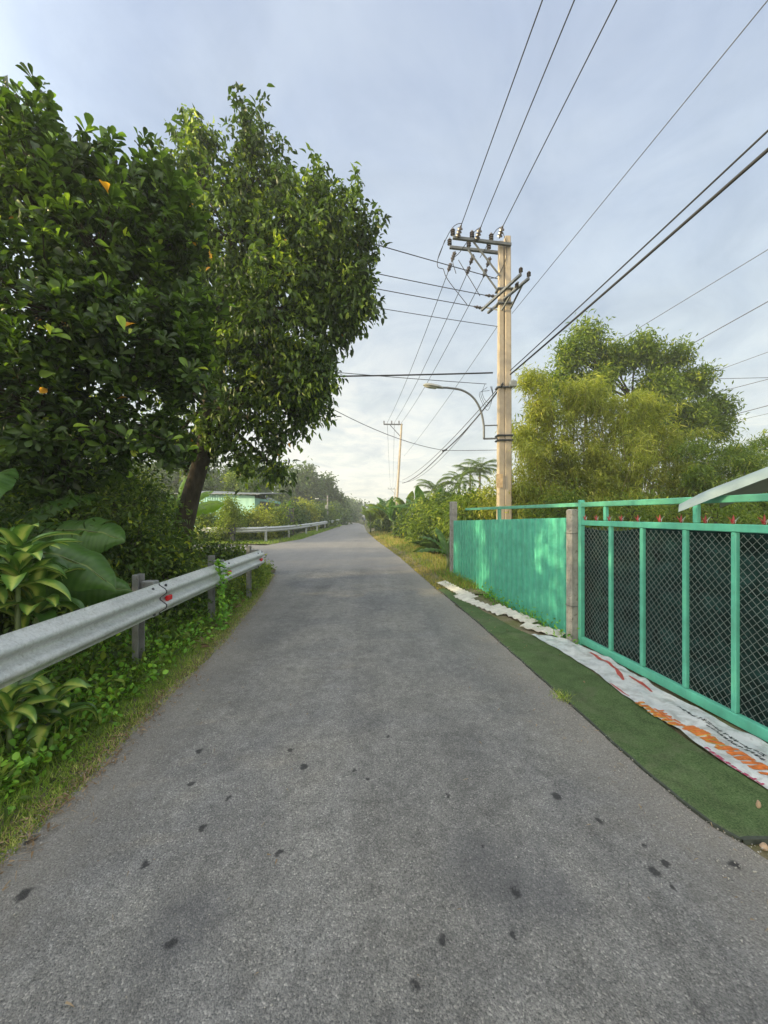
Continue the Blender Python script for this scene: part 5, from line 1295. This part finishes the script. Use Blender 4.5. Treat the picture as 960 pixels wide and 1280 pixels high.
# vine trailing over the near rail
t = thing('vine', 'small green vine trailing over the guardrail near its third post', 'vine', None, (-2.34, 5.25, .9))
vp = curve([Vector((-2.36, 5.22, .95)), Vector((-2.25, 5.24, .88)), Vector((-2.23, 5.26, .7)), Vector((-2.24, 5.25, .5)), Vector((-2.22, 5.3, .2)), Vector((-2.2, 5.3, .02))], 6)
m = MB(); m.tube(vp, .005, 5); put(m.build('stem', M['stem'], None, True), t)
c = np.array([tuple(p) for p in vp]); pos, d, up, k = scatter(c, np.repeat([[1.0, 0, .2]], len(c), 0), 7, .035, .3, .5); pos[:, 0] = np.maximum(pos[:, 0], -2.27); l = rng.uniform(.035, .07, len(pos))
put(leaves('foliage', T_ROUND, pos, d, up, l, l * .75, rng.random(len(pos)) * .8, M['weed']), t)

n = 46; i_ = rng.integers(5, 80, n); tt_ = rng.random(n); pos = np.array([[ro[i][0] + (ri[i][0] - ro[i][0]) * t, ro[i][1] + (ri[i][1] - ro[i][1]) * t] for i, t in zip(i_, tt_)])
pos = np.concatenate([pos, np.array([[carpet_z(a, b) + .006] for a, b in pos])], 1); l = rng.uniform(.012, .045, n)
tag(leaves('fallen_leaf_bits', T_OVAL, pos, unit(rdir(n) * np.array([1, 1, .1])), np.repeat([[0, 0, 1.0]], n, 0) + rdir(n) * .3, l, l * rng.uniform(.12, .5, n), .5 + .5 * rng.random(n), M['brownleaf']), kind='stuff')

# ================================================================== sheds, far lamp post, riders
sh = thing('shed', 'low shed with cyan corrugated tin walls and a thin grey roof', 'shed', None, (-10.5, 27, 0))
def corr_wall(a, b, z0, z1a, z1b, pitch, amp):
    a, b = Vector(a), Vector(b); L = (b - a).length; d = (b - a) / L; nn = Vector((d.y, -d.x, 0)); n = int(L / pitch * 6)
    m = MB(); r0 = []; r1 = []
    for i in range(n + 1):
        t = i / n; c = a + d * L * t + nn * amp * math.sin(t * L / pitch * 2 * PI)
        r0.append(c + Vector((0, 0, z0))); r1.append(c + Vector((0, 0, z1a + (z1b - z1a) * t)))
    m.grid([r0, r1]); m.grid([[p - nn * .004 for p in r0], [p - nn * .004 for p in r1]]); return m
w0 = (-14.6, 27.5, 0); w1 = (-11.0, 26.6, 0); w2 = (-8.75, 26.0, 0)
put(corr_wall(w0, w1, 0.0, 3.0, 3.0, .2, .022).build('wall', M['cyanwall']), sh)
put(corr_wall(w1, w2, 0.0, 3.0, 2.85, .5, .006).build('wall', M['cyanwall']), sh)
put(corr_wall(w2, (-8.2, 30.5, 0), 0.0, 2.72, 2.6, .2, .02).build('wall', M['cyanwall']), sh)
m = MB(); rows = []
for s_ in np.linspace(0, 1, 30):
    a = Vector((-14.9, 27.2, 3.1)).lerp(Vector((-8.2, 25.4, 2.95)), s_); b = Vector((-14.4, 31, 3.5)).lerp(Vector((-7.8, 31, 3.3)), s_); w = Vector((0, 0, .02 * math.sin(s_ * 90)))
    rows.append([a + w, b + w])
m.grid(rows); m.grid([[p - Vector((0, 0, .03)) for p in r] for r in rows]); m.grid([[r[0], r[0] - Vector((0, 0, .03))] for r in rows])
put(m.build('roof', M['roofgrey']), sh)
m = MB()
for x in (-12.8, -9.0): m.cbox((x, 26.0 + (x + 9) * -.25, 1.3), (.1, .1, 2.6), None, .01)
cs = thing('cloth_screen', 'dark grey cloth screen wall hung beside the cyan shed', 'screen', None, (-8, 27, 0))
m = MB(); m.grid([[Vector((-8.55 + 2.1 * t, 26.4 + .8 * t + .06 * nz(t * 9, z), z * (1 - .22 * t * t))) for t in np.linspace(0, 1, 20)] for z in np.linspace(0, 2.5, 8)]); put(m.build('cloth', M['netgrey'], None, True), cs)
for t in (0, .5, 1):
    m = MB(); m.cbox((-8.55 + 2.1 * t, 26.5 + .8 * t, 1.1), (.08, .08, 2.4 - .5 * t * t), None, .01); put(m.build('post', M['timber']), cs)
hs = thing('house', 'grey gabled tin-roofed house half hidden behind the leafy tree', 'house', None, (-15, 38, 0))
m = MB(); pl = [(-18.5, 36, 0), (-11.8, 36, 0), (-11.8, 36, 2.9), (-15.0, 36, 4.5), (-18.5, 36, 2.9)]; m.prism(pl, (0, 7, 0)); put(m.build('wall', mat_plain('weathered_render', (.17, .185, .17), .9, 0, .12, 2)), hs)
m = MB()
for sx in (0, 1):
    e = Vector((-18.9, 35.6, 2.72)) if sx == 0 else Vector((-11.4, 35.6, 2.72)); r_ = Vector((-15.0, 35.6, 4.63))
    rows = [[e.lerp(r_, t) + Vector((0, 7.8 * s_, .02 * math.sin(s_ * 160))) for t in np.linspace(0, 1, 6)] for s_ in np.linspace(0, 1, 60)]
    m.grid(rows); m.grid([[p - Vector((0, 0, .05)) for p in r] for r in rows]); m.grid([[p, p - Vector((0, 0, .05))] for p in rows[0]])
put(m.build('roof', M['roofgrey']), hs)
m = MB(); m.cbox((-13.4, 35.97, 1.7), (1.1, .05, 1.2), None, .01); put(m.build('window', M['darksteel']), hs)

lp = thing('street_lamp', 'small far street lamp with a straight pale arm beside the distant guardrail', 'street lamp', None, (-6.3, 43, 0))
t0 = at(409.5, 626, 43); b0 = Vector((t0.x, 43, 0))
m = MB(); m.tube([b0, t0 + Vector((0, 0, .6))], [.10, .075], 8); put(m.build('pole', M['concrete']), lp)
m = MB(); m.tube([t0 + Vector((0, 0, .1)), t0 + Vector((-.6, 0, .16)), t0 + Vector((-1.0, 0, .22))], .03, 6); put(m.build('arm', M['steelgrey']), lp)
m = MB(); m.cbox(t0 + Vector((-1.2, 0, .23)), (.45, .18, .08), None, .03); put(m.build('lamp_head', M['white']), lp)
m = MB(); m.cbox(t0 + Vector((-.1, -.12, -.7)), (.28, .18, .45), None, .02); put(m.build('meter_box', M['lamphead']), lp)

def motorbike(label, base, yaw, bodymat):
    o = thing('motorbike', label, 'motorbike', 'motorbikes on the road', base); b = Vector(base); R = Matrix.Rotation(yaw, 3, 'Z')
    W = lambda x, y, z: b + R @ Vector((x, y, z))      # local +y = forward
    for y in (-.62, .62):
        m = MB(); rows = []
        for a in np.linspace(0, 2*PI, 21)[:-1]:
            rows.append([W(.045 * math.cos(q), y + math.cos(a) * (.25 + .045 * math.sin(q)), .29 + math.sin(a) * (.25 + .045 * math.sin(q))) for q in np.linspace(0, 2*PI, 9)[:-1]])
        rows.append(rows[0]); m.grid(rows, True); wh = m.build('wheel', M['rubber'], None, True); put(wh, o)
        m = MB()
        for k in range(5): a = k * PI * .4; m.tube([W(0, y, .29), W(0, y + .24 * math.cos(a), .29 + .24 * math.sin(a))], .012, 5)
        m.lathe([(.05, -.04), (.05, .04)], W(0, y, .29), R @ Vector((1, 0, 0)), 10); q = m.build('rim', M['steelgrey']); q.parent = wh
    m = MB(); rows = []
    for y, z0, z1, w in ((-.85, .62, .70, .06), (-.6, .48, .74, .13), (-.2, .36, .72, .14), (.1, .28, .55, .12), (.32, .34, .68, .13), (.45, .45, .98, .15), (.55, .60, 1.02, .08)):
        rows.append([W(w * math.cos(a), y, (z0 + z1) / 2 + (z1 - z0) / 2 * math.sin(a)) for a in np.linspace(0, 2*PI, 11)[:-1]])
    m.grid(rows, True); put(m.build('body', M[bodymat], None, True), o)
    m = MB(); m.cbox(W(0, -.35, .78), (.26, .7, .09), R, .03); put(m.build('seat', M['black']), o)
    m = MB(); m.tube([W(0, .62, .3), W(0, .42, 1.0)], .03, 6); m.tube([W(-.34, .34, 1.06), W(0, .44, 1.0), W(.34, .34, 1.06)], .017, 6); put(m.build('handlebar', M['darksteel']), o)
    m = MB(); m.lathe([(.03, 0), (.08, .03), (.085, .07), (.06, .09)], W(0, .50, .92), R @ Vector((0, 1, 0)), 10); put(m.build('headlight', M['lampglass'], None, True), o)
    m = MB(); m.cbox(W(0, -.88, .62), (.16, .04, .09), R, .01); put(m.build('tail_light', M['reflred']), o)
    for s_ in (-1, 1):
        m = MB(); m.tube([W(s_ * .3, .36, 1.06), W(s_ * .36, .36, 1.22)], .01, 5); m.cbox(W(s_ * .37, .36, 1.26), (.11, .02, .08), R, .008); put(m.build('mirror', M['black']), o)
    return W
def person(label, W, shirt, trouser, helm):
    J = {'pelvis': (0, -.30, .90), 'waist': (0, -.27, 1.05), 'chest': (0, -.22, 1.28), 'neck': (0, -.19, 1.46), 'jaw': (0, -.165, 1.53), 'head': (0, -.17, 1.62), 'crown': (0, -.18, 1.70)}
    E = [('pelvis', 'waist'), ('waist', 'chest'), ('chest', 'neck'), ('neck', 'jaw'), ('jaw', 'head'), ('head', 'crown')]
    Rr = {'pelvis': .15, 'waist': .13, 'chest': .15, 'neck': .055, 'jaw': .07, 'head': .088, 'crown': .06}
    for s_, k in ((-1, 'l'), (1, 'r')):
        for nme, p, r in (('sh', (.19 * s_, -.2, 1.40), .062), ('el', (.30 * s_, .0, 1.17), .047), ('wr', (.31 * s_, .24, 1.09), .033), ('ha', (.315 * s_, .33, 1.085), .034), ('hi', (.11 * s_, -.26, .86), .095), ('kn', (.17 * s_, .16, .80), .068), ('an', (.15 * s_, .04, .40), .045), ('to', (.15 * s_, .2, .36), .04)):
            J[nme + k] = p; Rr[nme + k] = r
        E += [('chest', 'sh' + k), ('sh' + k, 'el' + k), ('el' + k, 'wr' + k), ('wr' + k, 'ha' + k), ('pelvis', 'hi' + k), ('hi' + k, 'kn' + k), ('kn' + k, 'an' + k), ('an' + k, 'to' + k)]
    names = list(J); me = bpy.data.meshes.new('person'); me.from_pydata([tuple(W(*J[n_])) for n_ in names], [(names.index(a), names.index(b_)) for a, b_ in E], [])
    o = bpy.data.objects.new('person', me); link(o); me.materials.append(M['skin'])
    sk = o.modifiers.new('skin', 'SKIN'); lay = me.skin_vertices[0] if me.skin_vertices else None
    if lay is None:
        me.skin_vertices  # created with the modifier
    for i, n_ in enumerate(names):
        v = me.skin_vertices[0].data[i]; v.radius = (Rr[n_], Rr[n_]); v.use_root = (n_ == 'pelvis')
    o.modifiers.new('sub', 'SUBSURF').levels = 2; o.modifiers['sub'].render_levels = 2
    tag(o, label, 'person', 'riders on the road')
    def cover(name, chain, pad, mat, n=9):
        m = MB(); pts = [W(*J[c]) if isinstance(c, str) else W(*c) for c in chain]; m.tube(pts, [Rr.get(c, .1) + pad if isinstance(c, str) else pad for c in chain], n); q = m.build(name, M[mat], None, True); q.parent = o
    m = MB()
    for y, z, wx, wy in ((-.30, .88, .19, .15), (-.27, 1.05, .175, .14), (-.22, 1.26, .205, .15), (-.20, 1.38, .20, .12), (-.19, 1.45, .08, .08)):
        pass
    rows = []
    for y, z, wx, wy in ((-.30, .88, .19, .16), (-.27, 1.05, .175, .15), (-.22, 1.26, .21, .16), (-.20, 1.39, .21, .12), (-.19, 1.45, .085, .08)):
        rows.append([W(wx * math.cos(a), y + wy * math.sin(a), z) for a in np.linspace(0, 2*PI, 15)[:-1]])
    m.grid(rows, True)
    for k in 'lr': m.tube([W(*J['sh' + k]), W(*J['el' + k]), W(*(Vector(J['el' + k]).lerp(Vector(J['wr' + k]), .9)))], [.085, .065, .05], 9)
    q = m.build('shirt', M[shirt], None, True); q.parent = o
    m = MB()
    for k in 'lr': m.tube([W(*J['hi' + k]), W(*J['kn' + k]), W(*J['an' + k])], [.125, .09, .065], 9)
    q = m.build('trousers', M[trouser], None, True); q.parent = o
    m = MB(); rows = []
    for i in range(6):
        th = PI * .62 * i / 5; rows.append([W(.125 * math.sin(th) * math.cos(a), -.175 + .14 * math.sin(th) * math.sin(a), 1.635 + .12 * math.cos(th)) for a in np.linspace(0, 2*PI, 13)[:-1]])
    m.grid(rows, True); q = m.build('helmet', M[helm], None, True); q.parent = o
b = Vector((at(432, 643, 72).x, 72, 0)); W = motorbike('dark motorbike riding away down the middle of the road', b, math.radians(9), 'black'); person('rider in a pinkish shirt and pale helmet on the dark motorbike', W, 'pink', 'trouser', 'white')
b = Vector((at(455, 643, 80).x, 80, 0)); W = motorbike('pale blue motorbike close to the banana bend of the road', b, math.radians(188), 'bluecloth'); person('rider in a white shirt on the pale blue motorbike', W, 'shirtw', 'trouser', 'white')

# ================================================================== haze, light, sky, camera
def haze():
    m, nt = nm('haze_air'); v = nt.nodes.new('ShaderNodeVolumePrincipled'); v.inputs['Color'].default_value = (.86, .9, .93, 1); v.inputs['Density'].default_value = HAZE; v.inputs['Anisotropy'].default_value = .2
    o = nt.nodes.new('ShaderNodeOutputMaterial'); nt.links.new(v.outputs[0], o.inputs['Volume'])
    b = MB(); b.box((0, 20, 9), (420, 420, 20)); tag(b.build('haze', m), kind='stuff')
HAZE = .0020
if HAZE: haze()

sd = bpy.data.lights.new('sun', 'SUN'); sd.energy = 5.0; sd.angle = math.radians(.8); sd.color = (1, .80, .43)
so = bpy.data.objects.new('sun', sd); link(so); so.rotation_euler = SUN_V.to_track_quat('Z', 'Y').to_euler(); so.location = SUN_V * 60

w = bpy.data.worlds.new('World'); scene.world = w; w.use_nodes = True; nt = w.node_tree; nt.nodes.clear()
sky = nt.nodes.new('ShaderNodeTexSky'); sky.sky_type = 'NISHITA'; sky.sun_disc = False; sky.sun_elevation = SUN_EL; sky.sun_rotation = math.atan2(SUN_V.x, SUN_V.y); sky.air_density = 1.2; sky.dust_density = 2.0
tc = nt.nodes.new('ShaderNodeTexCoord'); sep = nt.nodes.new('ShaderNodeSeparateXYZ'); nt.links.new(tc.outputs['Generated'], sep.inputs[0])
z = math_(nt, 'MAXIMUM', sep.outputs['Z'], 0.0)
zc = math_(nt, 'ADD', z, .16)
cmb = nt.nodes.new('ShaderNodeCombineXYZ'); nt.links.new(math_(nt, 'DIVIDE', sep.outputs['X'], zc), cmb.inputs[0]); nt.links.new(math_(nt, 'DIVIDE', sep.outputs['Y'], zc), cmb.inputs[1])
c1n = noise_(nt, cmb.outputs[0], 1.1, 7, .55, .6); c2n = noise_(nt, cmb.outputs[0], 2.6, 6, .6, .8)
base = ramp(nt, z, [(0, (.72, .75, .68)), (.12, (.64, .70, .70)), (.3, (.55, .63, .69)), (.55, (.465, .555, .685)), (.85, (.42, .50, .67))])
cl = ramp(nt, c1n, [(.40, 0), (.62, 1)])
cloudc = ramp(nt, z, [(0, (.84, .83, .76)), (.15, (.76, .79, .79)), (.4, (.62, .70, .77)), (.9, (.52, .60, .73))])
col = mix(nt, math_(nt, 'MULTIPLY', cl, .75), base, cloudc)
col = mix(nt, math_(nt, 'MULTIPLY', ramp(nt, c2n, [(.55, 0), (.75, 1)]), ramp(nt, z, [(.02, .9), (.30, 0)])), col, (1.08, 1.0, .80))
col = mix(nt, 1.0, col, ramp(nt, c2n, [(.3, .93), (.7, 1.05)]), 'MULTIPLY')
tex = noise_(nt, cmb.outputs[0], 1.9, 8, .6, 1.2)
col = mix(nt, 1.0, col, ramp(nt, tex, [(.32, (.86, .88, .92)), (.5, (1.0, 1.0, 1.0)), (.68, (1.12, 1.10, 1.06))]), 'MULTIPLY')
lowd = N(nt, 'ShaderNodeVectorMath', operation='DOT_PRODUCT'); nt.links.new(tc.outputs['Generated'], lowd.inputs[0]); lowd.inputs[1].default_value = tuple(Vector((-.10, .98, .13)).normalized())
lowg = math_(nt, 'MULTIPLY', math_(nt, 'POWER', math_(nt, 'MAXIMUM', lowd.outputs['Value'], 0.0), 22.0), ramp(nt, c2n, [(.38, .25), (.62, 1)]))
col = mix(nt, math_(nt, 'MULTIPLY', lowg, .75), col, (.98, .95, .84))
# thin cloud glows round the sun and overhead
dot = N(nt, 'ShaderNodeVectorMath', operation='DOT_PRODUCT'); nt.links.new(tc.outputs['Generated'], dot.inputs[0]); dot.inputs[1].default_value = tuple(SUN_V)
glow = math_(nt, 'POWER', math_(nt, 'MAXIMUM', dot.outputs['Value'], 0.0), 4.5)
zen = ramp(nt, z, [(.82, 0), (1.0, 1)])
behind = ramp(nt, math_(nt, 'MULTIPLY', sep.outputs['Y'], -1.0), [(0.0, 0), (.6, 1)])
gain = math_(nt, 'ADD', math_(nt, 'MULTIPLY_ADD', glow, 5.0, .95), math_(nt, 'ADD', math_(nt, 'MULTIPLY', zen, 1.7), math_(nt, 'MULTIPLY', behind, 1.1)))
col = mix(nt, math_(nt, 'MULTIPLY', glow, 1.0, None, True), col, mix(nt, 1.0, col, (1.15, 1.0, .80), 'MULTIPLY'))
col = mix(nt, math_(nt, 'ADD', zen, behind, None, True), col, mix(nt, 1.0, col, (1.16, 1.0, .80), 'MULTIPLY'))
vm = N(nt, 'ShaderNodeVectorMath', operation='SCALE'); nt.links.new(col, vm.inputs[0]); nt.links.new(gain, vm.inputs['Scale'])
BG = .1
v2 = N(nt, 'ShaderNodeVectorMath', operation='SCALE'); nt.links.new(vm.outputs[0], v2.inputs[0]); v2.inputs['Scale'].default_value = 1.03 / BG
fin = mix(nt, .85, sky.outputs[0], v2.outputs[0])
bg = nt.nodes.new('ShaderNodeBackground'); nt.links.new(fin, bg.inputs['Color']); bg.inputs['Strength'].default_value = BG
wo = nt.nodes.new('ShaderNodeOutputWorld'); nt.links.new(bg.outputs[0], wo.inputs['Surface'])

cd = bpy.data.cameras.new('camera'); cd.sensor_fit = 'HORIZONTAL'; cd.sensor_width = 36; cd.lens = 36 * F / 960; cd.shift_y = 3 / 960; cd.clip_start = .05; cd.clip_end = 3000
co = bpy.data.objects.new('camera', cd); link(co); co.location = (0, 0, H); co.rotation_euler = (PI / 2, 0, 0); scene.camera = co
scene.render.engine = 'CYCLES'
cy = scene.cycles; cy.use_denoising = True
try: cy.denoiser = 'OPENIMAGEDENOISE'
except Exception: pass
cy.max_bounces = 8; cy.diffuse_bounces = 3; cy.glossy_bounces = 3; cy.transmission_bounces = 4; cy.transparent_max_bounces = 8; cy.volume_bounces = 1; cy.volume_step_rate = 4
vs = scene.view_settings; vs.view_transform = 'Standard'; vs.look = 'None'; vs.exposure = 0.40; vs.gamma = 1.0; vs.use_curve_mapping = False
